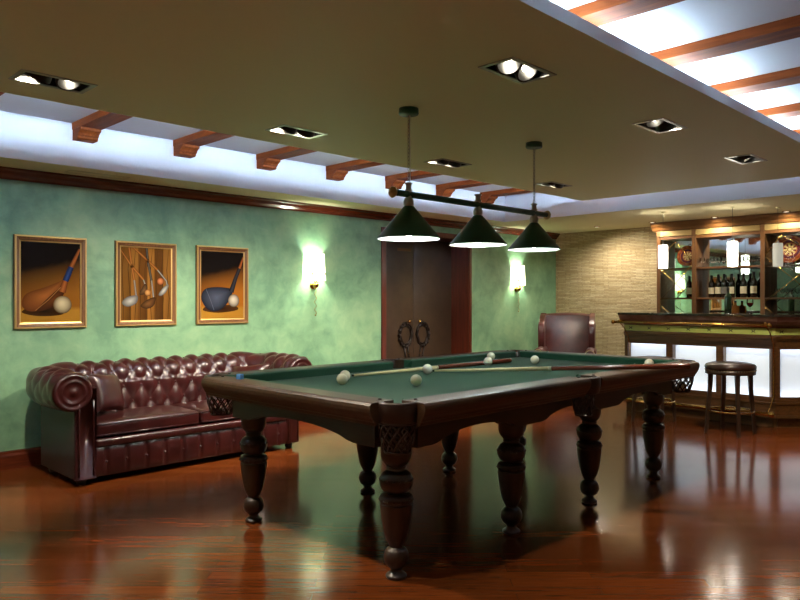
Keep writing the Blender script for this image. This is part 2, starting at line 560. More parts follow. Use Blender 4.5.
# ceiling beams with corbels
BX = [1.225 + .8175 * i for i in range(8)]
ordn = ['first', 'second', 'third', 'fourth', 'fifth', 'sixth', 'seventh']
for i, x in enumerate([BX[0] - .8175] + BX):
    where = {0: 'nearest of the row, above the picture wall end', 1: 'before the corbel over the golf pictures'}.get(i)
    lab = ('red brown ceiling beam with carved corbel, %s from the left' % ordn[i - 2]) if i >= 2 else 'red brown ceiling beam with carved corbel, %s' % where
    t = thing('ceiling_beam', lab, 'beam', (x, SY, Z_CEIL), 0, 'ceiling beams crossing above the hung panel')
    MB().box(0, YW0 - SY, -.052, .16, -.006, 0).build('beam', 'beam', t)
    for end, dr in ((-.006, -1),):
        pr = [(0, -.052), (0, -.132), (-.085, -.132), (-.098, -.122), (-.1, -.108), (-.112, -.104), (-.118, -.09), (-.135, -.078), (-.155, -.07), (-.16, -.052)]
        MB().prism([(end + a, b) for a, b in pr], .004, .156, 'X').build('corbel', 'beam', t)

# crown, baseboards
cp = [(0, 2.225), (-.018, 2.225), (-.022, 2.24), (-.045, 2.262), (-.06, 2.285), (-.075, 2.295), (-.075, Z_SOF), (0, Z_SOF)]
MB().prism([(YW1 + a, b) for a, b in cp], XW0, XW1, 'X').build('trim_1', 'trim', kind='structure')
bp = [(0, 0), (-.025, 0), (-.025, .10), (-.018, .115), (-.012, .12), (-.012, .135), (0, .14)]
bb = MB()
bb.prism([(YW1 + a, b) for a, b in bp], XW0, DX0 - .06, 'X'); bb.prism([(YW1 + a, b) for a, b in bp], DX1 + .06, XW1, 'X')
bb.build('baseboard_left', 'trim', kind='structure')
MB().prism([(XW1 + a, b) for a, b in bp], 4.3, YW1 - .03, 'Y').build('baseboard_back', 'trim', kind='structure')

# door recess
dd = MB()
dd.box(DX0 - .05, YW1 + .001, 0, DX0 + .006, YW1 + .34, DZ + .05).box(DX1 - .006, YW1 + .001, 0, DX1 + .05, YW1 + .34, DZ + .05).box(DX0 + .006, YW1 + .001, DZ - .006, DX1 - .006, YW1 + .34, DZ + .05)
dd.box(DX0 + .006, YW1 + .336, 0, DX1 - .006, YW1 + .34, DZ - .006)
dr = bpy.data.objects.new('door_1', None); COL.objects.link(dr); dr['kind'] = 'structure'
dd.build('door_lining', 'trimZ', dr)
fr = MB()
fr.box(DX0 - .065, YW1 - .022, 0, DX0 + .004, YW1, DZ + .06).box(DX1 - .004, YW1 - .022, 0, DX1 + .045, YW1, DZ + .06).box(DX0 + .004, YW1 - .022, DZ - .004, DX1 - .004, YW1, DZ + .06)
fr.build('door_frame', 'trimZ', dr, bevel=.005)
mid = 6.535
for (x0, x1, s) in ((DX0 + .006, mid - .001, -1), (mid + .001, DX1 - .006, 1)):
    lf = MB().rbox(x0 + .003, YW1 + .29, .01, x1 - .003, YW1 + .335, DZ - .009, .005, 2).build('door_leaf', 'doorleather', dr)
    h = MB()
    cx, cz = mid + s * .155, .86
    n = 36
    for rad in (.115, .095):
        h.tube([(cx + rad * cos(2 * pi * i / n) * (1 + .05 * sin(6 * pi * i / n)), YW1 + .275 - .006 * cos(14 * pi * i / n), cz + rad * 1.25 * sin(2 * pi * i / n)) for i in range(n)], .012, 8, True)
    for i in range(9):
        a = pi / 2 + s * -1 * (pi * i / 8)
        p = (cx + s * abs(.12 * cos(a)), YW1 + .272, cz + .145 * sin(a))
        h.sphere(p, .022, 8, 6)
    for q in (-.03, .03):
        h.cyl((cx + q, YW1 + .275, cz - .13), (cx + q - s * .06, YW1 + .28, cz - .42), .01)
    h.build('handle', 'iron', lf)
    MB().sphere((cx - s * .06, YW1 + .27, cz + .17), .022, 12, 8).build('knob', 'brass', lf, label='small brass knob')
    for q in (.24, .40):
        lf2 = MB().sphere((cx - s * .055, YW1 + .272, cz - q), .009, 8, 6).build('stud', 'brass', lf)
MB().box(mid - .29, YW1 + .284, 1.915, mid - .06, YW1 + .29, 1.95).build('plaque', plain('bronze_plate', (108, 76, 42), .4, .5), dr)

# slot diffuser in the soffit
t = thing('ceiling_vent', 'thin pale air slot in the soffit above the golf pictures', 'vent', (2.33, 5.77, Z_SOF))
v = MB(); v.box(-.24, -.06, -.004, .24, -.05, 0).box(-.24, .05, -.004, .24, .06, 0).box(-.24, -.05, -.004, -.23, .05, 0).box(.23, -.05, -.004, .24, .05, 0)
v.build('frame', plain('ivory_paint', (206, 196, 160), .5), t)
MB().box(-.23, -.05, -.002, .23, .05, 0).build('cover', 'ceil', t)

# ------------------------------------------------------------------ recessed downlights
def downlight(x, y, label, tilt):
    t = thing('recessed_downlight', label, 'ceiling light', (x, y, Z_PAN), 0, 'recessed twin downlights')
    h = MB()
    a, b = HX - .002, HY - .002
    h.add([(-a, -b, 0), (a, -b, 0), (a, b, 0), (-a, b, 0), (-a, -b, .15), (a, -b, .15), (a, b, .15), (-a, b, .15)],
          [(4, 5, 6, 7), (0, 1, 5, 4), (1, 2, 6, 5), (2, 3, 7, 6), (3, 0, 4, 7)])
    h.build('housing', 'black', t)
    f = MB(); e = .02
    f.box(-HX - e, -HY - e, -.005, HX + e, -HY + .004, 0).box(-HX - e, HY - .004, -.005, HX + e, HY + e, 0)
    f.box(-HX - e, -HY + .004, -.005, -HX + .004, HY - .004, 0).box(HX - .004, -HY + .004, -.005, HX + e, HY - .004, 0)
    f.build('trim_frame', 'chrome', t, label='square chrome trim frame')
    for k, (ox, tv, on) in enumerate(((-.075, tilt[0], tilt[2]), (.075, tilt[1], tilt[3]))):
        d = Vector(tv).normalized()
        M4 = (-d).to_track_quat('Z', 'Y').to_matrix().to_4x4()
        c = Vector((ox, 0, .022)) 
        hd = MB()
        hd.lathe([(.066, -.012), (.066, .0), (.060, .03), (.03, .07), (.02, .075)], c, 24, True, 0, M4, False)
        hd.lathe([(.066, -.012), (.056, -.012)], c, 24, True, 0, M4, False)
        hh = hd.build('spot_head', 'black', t)
        rf = MB().lathe([(.056, -.012), (.05, .01), (.034, .032), (.012, .045)], c, 24, True, 0, M4, False).build('reflector', 'chrome', hh, label='chrome reflector')
        MB().sphere(c + d * -.012, .018, 12, 8).build('bulb', 'bulb' if on else 'bulbdim', hh, label='bright bulb')
        light('spot', 'SPOT', c + d * .02, (SPOT_WALL_W if y > 3 and x > 0 else SPOT_FAR_W if x > 4 else SPOT_ROOM_W if x > 0 else SPOT_REAR_FILL_W), (1.0, .86, .66), t, c + d, .045, radians(75), .7)
    return t
dn = (0, 0, -1)
def TW(a, b): return (a, b, -1)
downlight(*DL[0], 'twin downlight with one bright bulb above the sofa end, nearest green wall', (TW(-.3, .8), TW(.1, -.55), 0, 1))
downlight(*DL[1], 'twin downlight in the row near the green wall, above the third picture', (TW(-.15, 1.0), TW(.25, 1.0), 1, 0))
downlight(*DL[2], 'twin downlight between the two hanging lamp canopies', (TW(-.2, .95), TW(.3, .9), 0, 0))
downlight(*DL[3], 'twin downlight beside the far canopy near the cove corner', (TW(.0, .7), TW(.5, .9), 1, 0))
downlight(*DL[4], 'twin downlight above and before the table end, out over the floor', (TW(-.2, -.3), TW(.2, -.2), 0, 0))
downlight(*DL[5], 'twin downlight with both bulbs shining, largest over the table', (TW(-.45, -.6), TW(-.1, -.95), 1, 1))
downlight(*DL[6], 'twin downlight with one bulb shining, midway along the panel edge', (TW(-.2, -.45), TW(.6, -.35), 1, 0))
downlight(*DL[7], 'twin downlight farthest along the panel edge, towards the bar', (TW(.75, .1), TW(.35, -.5), 0, 1))

downlight(*DL[8], 'added unseen twin downlight behind the viewer, green wall side', (TW(-.2, .2), TW(.1, -.1), 1, 1))  # added out-of-view pair: floor and wall bounce brightens the ceiling panel
downlight(*DL[9], 'added unseen twin downlight behind the viewer, open side', (TW(-.2, -.2), TW(.1, -.3), 1, 1))
# small brass downlights in the soffit over the back bar
for k, (x, y, lab) in enumerate(((8.83, 5.0, 'tiny round spot in the soffit before the stone wall'), (8.82, 4.2, 'tiny brass spot at the left end of cabinet cornice'),
                                 (8.82, 3.41, 'tiny brass spot over the glass shelf bay'), (8.82, 2.61, 'tiny brass spot over the right cabinet bay'))):
    t = thing('soffit_spot', lab, 'ceiling light', (x, y, Z_SOF), 0, 'small spots along the bar soffit')
    MB().lathe([(.045, 0), (.045, -.006), (.03, -.008)], seg=20).build('ring', 'brass', t)
    MB().lathe([(.028, -.0085), (.02, -.010)], seg=16).build('bulb', 'bulbdim', t)
    light('spot', 'SPOT', (0, 0, -.02), STONE_SPOT_W if k == 0 else BAR_SPOT_W, (1, .90, .74), t, (.06, -.2 if k == 0 else 0, -1), .05, radians(170), .75)

# ------------------------------------------------------------------ pictures
def shaded_disc(mb, cx, cz, r, y, base, hi, off=(-.3, .35), n=28):
    rings = 6
    vs = [(cx + off[0] * r * .5, y, cz + off[1] * r * .5)]; cols = [s2l(hi)]
    B = s2l(base); H = s2l(hi)
    for k in range(1, rings + 1):
        t = k / rings
        for i in range(n):
            a = 2 * pi * i / n
            q = 1 - t
            vs.append((cx + r * t * cos(a) + off[0] * r * .5 * q, y, cz + r * t * sin(a) + off[1] * r * .5 * q))
            sh = t ** 1.6
            cols.append(tuple(H[j] * (1 - sh) + B[j] * sh * (.75 + .25 * sin(a)) for j in range(3)) + (1,))
    fs = [(0, 1 + i, 1 + (i + 1) % n) for i in range(n)]
    for k in range(rings - 1):
        for i in range(n):
            j = (i + 1) % n
            fs.append((1 + k * n + i, 1 + k * n + j, 1 + (k + 1) * n + j, 1 + (k + 1) * n + i))
    mb.add(vs, fs, True, 0, cols)
DK = .62
def stroke(mb, pts, ws, y, c0, c1):
    """tapered painted stroke: darker at one edge"""
    vs = []; cols = []
    n = len(pts)
    for i, (x, z) in enumerate(pts):
        a = Vector(pts[min(i + 1, n - 1)]) - Vector(pts[max(i - 1, 0)])
        a.normalize(); nx, nz = -a.y, a.x
        w_ = ws[i]
        for q, c in ((-1, c0), (0, c1), (1, c0)):
            vs.append((x + nx * w_ * q, y, z + nz * w_ * q)); cols.append(s2l(c))
    fs = []
    for i in range(n - 1):
        for k in range(2):
            fs.append((i * 3 + k, i * 3 + k + 1, (i + 1) * 3 + k + 1, (i + 1) * 3 + k))
    mb.add(vs, fs, True, 0, cols)
def blob(mb, pts, y, ce, cc):
    cx = sum(p[0] for p in pts) / len(pts); cz = sum(p[1] for p in pts) / len(pts)
    n = len(pts)
    vs = [(cx, y, cz)] + [(p[0], y, p[1]) for p in pts]
    mb.add(vs, [(0, 1 + i, 1 + (i + 1) % n) for i in range(n)], True, 0, [s2l(cc)] + [s2l(ce)] * n)
def smooth_pts(pts, n=4):
    out = []; m = len(pts)
    for i in range(m):
        p0, p1, p2, p3 = [Vector(pts[(i + k - 1) % m]) for k in range(4)]
        for k in range(n):
            t = k / n
            out.append(tuple(.5 * ((2 * p1) + (p2 - p0) * t + (2 * p0 - 5 * p1 + 4 * p2 - p3) * t * t + (3 * p1 - p0 - 3 * p2 + p3) * t ** 3)))
    return out
def picture(x0, x1, z0, z1, label, kind):
    W, H = x1 - x0, z1 - z0
    t = thing('framed_painting', label, 'picture', ((x0 + x1) / 2, YW1, (z0 + z1) / 2), 0, 'golf paintings on the green wall')
    fw = .05
    fm = MB()
    prof = [(0, 0), (0, .022), (.006, .030), (.014, .030), (.02, .024), (.034, .022), (.04, .016), (fw, .013), (fw, 0)]
    rows = []
    for (inset, d) in prof:
        hx, hz = W / 2 - inset, H / 2 - inset
        rows.append([(-hx, -d, -hz), (hx, -d, -hz), (hx, -d, hz), (-hx, -d, hz)])
    fm.grid(rows, False, 0, True)
    for i in range(len(fm.mi)):
        if i // 4 in (1, 2, 6): fm.mi[i] = 1
    fm.build('frame', ['frame', 'gilt'], t)
    c = MB(); iw, ih = W / 2 - fw + .002, H / 2 - fw + .002
    yb = -.010
    def P(a, b): return (-iw + 2 * iw * a, -ih + 2 * ih * b)
    if kind in ('wood', 'iron'):
        nx, nz = 8, 20; vs = []; cols = []
        for j in range(nz + 1):
            for i in range(nx + 1):
                a, b = i / nx, j / nz
                p = P(a, b); vs.append((p[0], yb, p[1]))
                k = max(0.0, 1 - b * 1.45 + .25 * (a - .3)) ** .8
                top = (20, 12, 8); mid_ = (150, 92, 26) if kind == 'wood' else (176, 104, 28); bot = (186, 132, 44)
                cols.append(tuple(s2l(top)[q] * (1 - min(1, k * 1.5)) + s2l(mid_ if b > .18 else bot)[q] * min(1, k * 1.5) for q in range(3)) + (1,))
        c.add(vs, [(j * (nx + 1) + i, j * (nx + 1) + i + 1, (j + 1) * (nx + 1) + i + 1, (j + 1) * (nx + 1) + i) for j in range(nz) for i in range(nx)], True, 0, cols)
        if kind == 'wood':
            blob(c, smooth_pts([P(.02, .13), P(.3, .08), P(.7, .1), P(.62, .2), P(.2, .2)]), yb - .0004, (70, 40, 12), (30, 16, 6))
            stroke(c, [P(1.0, .93), P(.86, .73), P(.74, .52), P(.68, .38)], [.016, .018, .022, .03], yb - .0012, (96, 44, 16), (186, 104, 48))
            stroke(c, [P(.84, .70), P(.74, .52)], [.022, .024], yb - .0016, (20, 30, 62), (52, 74, 122))
            blob(c, smooth_pts([P(.02, .24), P(.1, .36), P(.4, .44), P(.66, .52), P(.76, .56), P(.72, .36), P(.52, .2), P(.24, .14), P(.08, .16)]), yb - .0008, (104, 52, 18), (184, 108, 50))
            blob(c, smooth_pts([P(.26, .15), P(.62, .42), P(.72, .38), P(.55, .2)]), yb - .0010, (66, 32, 12), (112, 60, 24))
            stroke(c, [P(.24, .15), P(.45, .28), P(.66, .44)], [.002, .003, .002], yb - .0013, (150, 92, 46), (200, 140, 84))
            shaded_disc(c, *P(.69, .22), .072, yb - .0020, (116, 88, 48), (246, 226, 180), (-.2, .4))
        else:
            blob(c, smooth_pts([P(.05, .13), P(.4, .09), P(.85, .13), P(.75, .2), P(.2, .2)]), yb - .0004, (80, 46, 14), (34, 18, 8))
            stroke(c, [P(1.0, .93), P(.9, .76)], [.013, .015], yb - .0014, (110, 52, 20), (190, 104, 50))
            stroke(c, [P(.92, .79), P(.8, .6), P(.7, .40)], [.017, .02, .028], yb - .0012, (18, 18, 22), (58, 58, 66))
            blob(c, smooth_pts([P(.01, .3), P(.08, .43), P(.3, .47), P(.62, .46), P(.74, .42), P(.62, .24), P(.4, .12), P(.16, .14)]), yb - .0008, (28, 30, 40), (86, 92, 108))
            stroke(c, [P(.12, .44), P(.22, .28), P(.3, .13)], [.002, .003, .002], yb - .0011, (70, 74, 86), (120, 124, 136))
            shaded_disc(c, *P(.76, .27), .062, yb - .0020, (112, 92, 66), (236, 222, 200), (-.2, .4))
    else:
        nx = 12
        tones = [(120, 78, 28), (150, 100, 40), (108, 66, 22), (160, 106, 42), (98, 60, 20), (140, 92, 36)]
        cuts = [0, .2, .34, .52, .66, .84, 1.0]
        for i in range(6):
            p0, p1 = P(cuts[i], 0), P(cuts[i + 1], 1)
            g = s2l(tones[i]); d = tuple(x * .55 for x in g[:3]) + (1,)
            c.add([(p0[0], yb, p0[1]), (p1[0], yb, p0[1]), (p1[0], yb, p1[1]), (p0[0], yb, p1[1])], [(0, 1, 2, 3)], True, 0, [g, d, g, g])
        for q in range(9):
            a = .05 + q * .11
            stroke(c, [P(a, 0), P(a + .03 * sin(q), .3), P(a - .02, .7), P(a + .02, 1)], [.002, .004, .003, .001], yb - .0003, (88, 54, 18), (70, 42, 14))
        def club(pts, head, g0, g1, m0, m1, hc):
            k = len(pts) // 2 + 1
            stroke(c, pts[:k], [.011] * k, yb - .001, g0, g1)
            stroke(c, pts[k - 1:], [.008] * (len(pts) - k + 1), yb - .0013, m0, m1)
            blob(c, smooth_pts(head), yb - .0016, hc[0], hc[1])
        steel = ((46, 44, 42), (168, 164, 156)); grip = ((96, 50, 18), (186, 116, 52))
        club([P(.16, 1), P(.2, .8), P(.26, .55), P(.3, .32)], [P(.02, .24), P(.12, .32), P(.32, .34), P(.3, .24), P(.14, .19)], *grip, *steel, ((90, 88, 84), (206, 202, 194)))
        club([P(0, .95), P(.2, .75), P(.44, .56), P(.49, .46)], [P(.36, .36), P(.46, .5), P(.52, .46), P(.48, .37)], *grip, *steel, ((60, 40, 24), (120, 86, 52)))
        club([P(.5, 1), P(.53, .8), P(.6, .55), P(.64, .32)], [P(.38, .2), P(.5, .28), P(.68, .32), P(.64, .2), P(.5, .16)], (30, 28, 24), (104, 98, 84), *steel, ((60, 36, 16), (122, 80, 42)))
        club([P(.24, 1), P(.5, .84), P(.72, .7), P(.9, .55), P(.92, .48)], [P(.74, .36), P(.84, .46), P(.95, .5), P(.9, .4), P(.8, .34)], *grip, *steel, ((90, 88, 84), (206, 202, 194)))
        shaded_disc(c, *P(.525, .38), .030, yb - .002, (120, 66, 26), (222, 160, 92))
        shaded_disc(c, *P(.78, .54), .033, yb - .002, (120, 56, 24), (226, 138, 84))
    for i in range(len(c.v)):
        x, y, z = c.v[i]
        c.v[i] = (min(iw, max(-iw, x)), y, min(ih, max(-ih, z)))
    c.c = [(q[0] * DK, q[1] * DK, q[2] * DK, 1) for q in c.c]
    c.build('canvas', 'paint', t)
picture(1.772, 2.322, 1.073, 1.808, 'framed painting of a brown wooden golf club and white ball', 'wood')
picture(2.562, 3.12, 1.073, 1.806, 'framed painting of four crossed golf clubs with two orange balls', 'four')
picture(3.319, 3.877, 1.073, 1.808, 'framed painting of a dark grey golf club and pale ball', 'iron')

# ------------------------------------------------------------------ sconces
def sconce(x, label):
    t = thing('wall_sconce', label, 'wall lamp', (x, YW1, 1.46), 0, 'brass sconces with white shades')
    b = MB(); b.lathe([(.045, 0), (.04, .012), (.02, .02)], M4=Matrix.Rotation(pi / 2, 4, 'X'))
    b.sphere((0, -.045, 0), .036)
    b.build('wall_plate', 'brass', t)
    a = MB(); a.tube([(0, -.05, .02), (0, -.07, .06), (0, -.09, .09), (0, -.09, .14)], .008)
    for s in (-1, 1):
        a.tube([(0, -.06, .03), (s * .04, -.08, .03), (s * .075, -.1, .07), (s * .08, -.1, .11)], .006)
        a.sphere((s * .08, -.1, .115), .012, 8, 6)
    a.build('arm', 'brass', t)
    sh = MB()
    n = 40; rows = []
    for z, r in ((.05, .136), (.19, .128), (.33, .12)):
        row = []
        for i in range(n + 1):
            ang = -pi / 2 + pi * (i / n - .5) * 1.0
            q = r * (1 + .012 * (i % 2))
            row.append((q * cos(ang), q * .95 * sin(ang) - .003, z))
        rows.append(row)
    sh.grid(rows)
    sh.build('lamp_shade', 'shade', t, label='glowing white half round shade')
    ch = MB()
    for i in range(24):
        ch.sphere((.012 * sin(i * .9), -.045, -.04 - .0115 * i), .005, 6, 5)
    ch.sphere((0, -.045, -.32), .009, 8, 6)
    ch.build('pull_chain', 'brass', t)
    light('bulb', 'POINT', (0, -.085, .18), SCONCE_W, (1, .98, .80), t, None, .03)
    return t
sconce(4.69, 'brass wall sconce beside the third golf painting')
sconce(8.34, 'brass wall sconce beyond the door, near the stone wall')

# ------------------------------------------------------------------ Chesterfield sofa
def sofa():
    X0, X1, YF, YB = 1.885, 3.81, 5.06, 5.74
    OX, OY = (X0 + X1) / 2, 5.46
    t = thing('chesterfield_sofa', 'oxblood leather tufted sofa with rolled arms under the golf paintings', 'sofa', (OX, OY, 0))
    hw = (X1 - X0) / 2; f = YF - OY; b = YB - OY
    # U-shaped path of the inner face
    iw = hw - .135; ib = b - .13; rc = .10
    path = []
    def seg(p, q, n):
        for i in range(n): path.append((p[0] + (q[0] - p[0]) * i / n, p[1] + (q[1] - p[1]) * i / n))
    def nrm(i):
        return path_n[i]
    # build path with normals
    pts = []
    step = .0125
    L1 = (ib - rc) - f
    n1 = int(L1 / step)
    for i in range(n1): pts.append(((-iw, f + L1 * i / n1), (-1, 0), 'a'))
    na = 14
    for i in range(na):
        a = pi - (pi / 2) * i / na
        pts.append(((-iw + rc + rc * cos(a), ib - rc + rc * sin(a)), (cos(a), sin(a)), 'b'))
    L2 = 2 * (iw - rc); n2 = int(L2 / step)
    for i in range(n2): pts.append(((-iw + rc + L2 * i / n2, ib), (0, 1), 'b'))
    for i in range(na):
        a = pi / 2 - (pi / 2) * i / na
        pts.append(((iw - rc + rc * cos(a), ib - rc + rc * sin(a)), (cos(a), sin(a)), 'b'))
    for i in range(n1 + 1): pts.append(((iw, ib - rc - L1 * i / n1), (1, 0), 'c'))
    # cumulative length, centred on back
    cum = [0]
    for i in range(1, len(pts)):
        cum.append(cum[-1] + (Vector(pts[i][0]) - Vector(pts[i - 1][0])).length)
    tot = cum[-1]
    R, CO, CZ = .132, .160, .660
    prof = []           # (o, z, normal o, normal z, s)
    s = 0; z = .36
    while z < CZ - .005:
        lean = .012 * (z - .36) / .3
        prof.append((lean, z, -1, .05, s)); z += .0125; s += .0125
    na2 = 40
    for i in range(na2 + 1):
        a = pi - i / na2 * 1.5 * pi
        prof.append((CO + R * cos(a), CZ + R * sin(a), cos(a), sin(a), s)); s += 1.5 * pi * R / na2
    P_, Q_ = .150, .125
    rows = []; lat = {}
    for j, (pp, nn, reg) in enumerate(pts):
        u = cum[j] - tot / 2
        row = []
        for (o, z, no, nz, s) in prof:
            A = u / P_ + (s - .13) / (2 * Q_); B = u / P_ - (s - .13) / (2 * Q_)
            h = (abs(sin(pi * A) * sin(pi * B))) ** .5
            fade = 1.0
            if s > .60: fade = max(0.25, 1 - (s - .60) / .12)
            fade *= min(1, (tot / 2 - abs(u)) / .06)
            h = .032 * h * fade - .004
            oo = o + no * h; zz = z + nz * h
            row.append((pp[0] + nn[0] * oo, pp[1] + nn[1] * oo, zz))
        rows.append(row)
    def region(a, bnd):
        return MB().grid(rows[a:bnd])
    ia = n1; ic = n1 + na + n2 + na
    backp = region(ia, ic + 1).build('backrest', 'ox', t)
    la = region(0, ia + 1).build('armrest', 'ox', t)
    ra = region(ic, len(rows)).build('armrest', 'ox', t)
    # buttons where the tucks meet
    btn = None; cnt = 0
    for iA in range(-40, 41):
        for iB in range(-40, 41):
            u = (iA + iB) / 2 * P_; s = (iA - iB) * Q_ + .13
            if not (.08 < s < .62 and -tot / 2 + .05 < u < tot / 2 - .05): continue
            j = min(range(len(cum)), key=lambda q: abs(cum[q] - tot / 2 - u))
            k = min(range(len(prof)), key=lambda q: abs(prof[q][4] - s))
            if prof[k][2] > .72 and pts[j][2] == 'b' : continue
            if cnt >= 96: continue
            par = {'a': la, 'b': backp, 'c': ra}[pts[j][2]]
            if btn is None:
                btn = MB().sphere((0, 0, 0), .0095, 8, 6).build('button', 'ox', par); o_ = btn
            else:
                o_ = btn.copy(); COL.objects.link(o_); o_.parent = par
            o_.location = rows[j][k]; cnt += 1
    # outer shell
    sh = MB()
    sh.box(-hw, f + .01, .05, -hw + .12, b, .62).box(hw - .12, f + .01, .05, hw, b, .62).box(-hw + .12, b - .12, .05, hw - .12, b, .62)
    sh.build('outer_body', 'oxdark', t, bevel=.008)
    # arm fronts with scroll
    for sgn in (-1, 1):
        m = MB()
        cx = sgn * (iw + CO)
        # post polygon + scroll disc
        m.rbox(sgn * (iw - .004), f - .005, .05, sgn * (iw + .125), f + .03, CZ + .02, .008, 2)
        Mx = Matrix.Rotation(pi / 2, 4, 'X')
        m.lathe([(R - .006, -.05), (R + .002, -.02), (R + .001, .004), (R - .010, .016), (R - .02, .018), (R - .028, .012), (R - .044, .012), (R - .05, .018), (R - .06, .018), (R - .068, .012), (.025, .012), (.018, .02), (.004, .022)], (cx - sgn * .012, f, CZ), 36, True, 0, Mx)
        m.tube([(sgn * (iw + .010), f - .007, z) for z in (.07, .3, .5, .60)], .006)
        m.tube([(sgn * (hw - .025), f - .007, z) for z in (.07, .3, .5, .58)], .006)
        m.build('arm_front', 'ox', t)
    # base: rolled rail and buttoned panel
    MB().rbox(-iw + .005, f - .012, .255, iw - .005, b - .2, .315, .022, 4).build('seat_rail', 'ox', t)
    rowz = []
    nx = 220
    for kz in range(13):
        z = .05 + .205 * kz / 12
        row = []
        for i in range(nx + 1):
            x = -iw + .005 + (2 * iw - .01) * i / nx
            ph = x / .148
            tuck = abs(sin(pi * ph))
            bul = .016 * min(1, tuck * 2.2) * (sin(pi * (kz / 12)) ** .5 if 0 < kz < 12 else 0)
            row.append((x, f + .012 - bul, z))
        rowz.append(row)
    base = MB().grid(rowz).box(-iw + .005, f + .015, .05, iw - .005, b - .2, .26).build('base_panel', 'ox', t)
    for i in range(-5, 6):
        x = i * .148
        if abs(x) < iw - .03:
            o_ = btn.copy(); COL.objects.link(o_); o_.parent = base; o_.location = (x, f + .01, .15)
    # seat cushions
    for (x0, x1) in ((-iw + .008, -.004), (.004, iw - .008)):
        c = MB().rbox(x0, f + .004, .325, x1, ib - .02, .425, .028, 5, .02).build('seat_cushion', 'ox', t)
        MB().tube([(x0 + .01, f + .008, .415), (x1 - .01, f + .008, .415)], .006).tube([(x0 + .01, f + .008, .337), (x1 - .01, f + .008, .337)], .006).build('piping', 'ox', c)
    for sx in (-1, 1):
        for yy in (f + .07, b - .07):
            MB().lathe([(.028, 0), (.034, .02), (.03, .05)], (sx * (hw - .07), yy, 0), 16).build('foot', 'black', t)
    return t
sofa()

def pillow(label, loc, rot, s=.36, h=.2):
    m = MB(); n = 20; 
    for sg in (1, -1):
        rows = []
        for i in range(n + 1):
            r = []
            for j in range(n + 1):
                a, b = i / n * 2 - 1, j / n * 2 - 1
                z = .065 * max(0, (1 - a ** 4) * (1 - b ** 4)) ** .6
                pin = 1 - .10 * (1 - (abs(a * b)) ** 1.2) * max(abs(a), abs(b)) ** 6
                r.append((a * s / 2 * pin, b * h / 2 * pin, sg * z))
            rows.append(r)
        m.grid(rows)
    o = m.build('throw_pillow', 'ox')
    tag(o, label, 'pillow', 'leather pillows on the sofa')
    o.location = loc; o.rotation_euler = rot
    return o
pillow('oxblood leather pillow leaning on the sofa arm below first painting', (2.23, 5.38, .60), (radians(70), radians(6), radians(32)), .34, .30)
pillow('oxblood leather pillow at the sofa arm behind the table corner', (3.50, 5.38, .585), (radians(70), radians(-6), radians(-58)), .36, .30)

# ------------------------------------------------------------------ wing armchair
def armchair():
    t = thing('wing_armchair', 'wine leather wing armchair in the corner before the stone wall', 'armchair', (8.25, 5.13, 0), radians(-62))
    # local: faces -Y, width X
    MB().rbox(-.33, -.36, .12, .33, .30, .34, .03, 3).build('seat_base', 'wine', t)
    MB().rbox(-.25, -.40, .345, .25, .24, .46, .04, 4, .02).build('seat_cushion', 'wine', t)
    m = MB(); rows = []
    for k in range(15):
        z = .34 + .76 * k / 14
        lean = .10 * (k / 14)
        hw = .30 + .02 * (k / 14)
        row = []
        for i in range(17):
            a = i / 16 * 2 - 1
            crown = -.02 * a * a * (k / 14) ** 4
            row.append((a * hw, .24 + lean - .03 * (1 - a * a) * sin(pi * min(1, k / 14 + .1)), z + crown))
        rows.append(row)
    m.grid(rows)
    rows2 = [[(p[0] , .36 + .10 * (k / 14), p[2]) for p in rows[k]] for k in range(15)]
    m.grid(rows2)
    m.grid([rows[-1], [(p[0], (p[1] + q[1]) / 2, p[2] + .025) for p, q in zip(rows[-1], rows2[-1])], rows2[-1]])
    m.grid([[r[0] for r in rows], [r[0] for r in rows2]]); m.grid([[r[-1] for r in rows], [r[-1] for r in rows2]])
    m.build('backrest', 'wine', t)
    for s in (-1, 1):
        w_ = MB()
        poly = [(.40, .42), (.44, 1.06), (.34, 1.10), (.20, 1.06), (.06, .98), (.02, .86), (.04, .70), (.10, .60), (.12, .42)]
        w_.prism(smooth_pts(poly, 4), s * .29, s * .37, 'X', smooth=False)
        w_.build('wing', 'wine', t, bevel=.025)
        a = MB()
        a.rbox(s * .27, -.36, .14, s * .37, .3, .60, .03, 3)
        a.cyl((s * .325, -.38, .605), (s * .325, .3, .605), .07, .07, 20)
        a.sphere((s * .325, -.38, .605), .07, 20, 10, (1, .3, 1))
        a.build('armrest', 'wine', t)
        st = MB()
        for i in range(14):
            st.sphere((s * .325 + .06 * cos(pi * i / 13), -.402, .6 + .06 * sin(pi * i / 13)), .006, 6, 5)
        st.build('nail_trim', 'brassdull', t)
        for yy in (-.31, .30):
            MB().lathe([(.02, 0), (.028, .08), (.034, .13)], (s * .28, yy, 0), 12).build('leg', 'tableZ', t)
    return t
armchair()

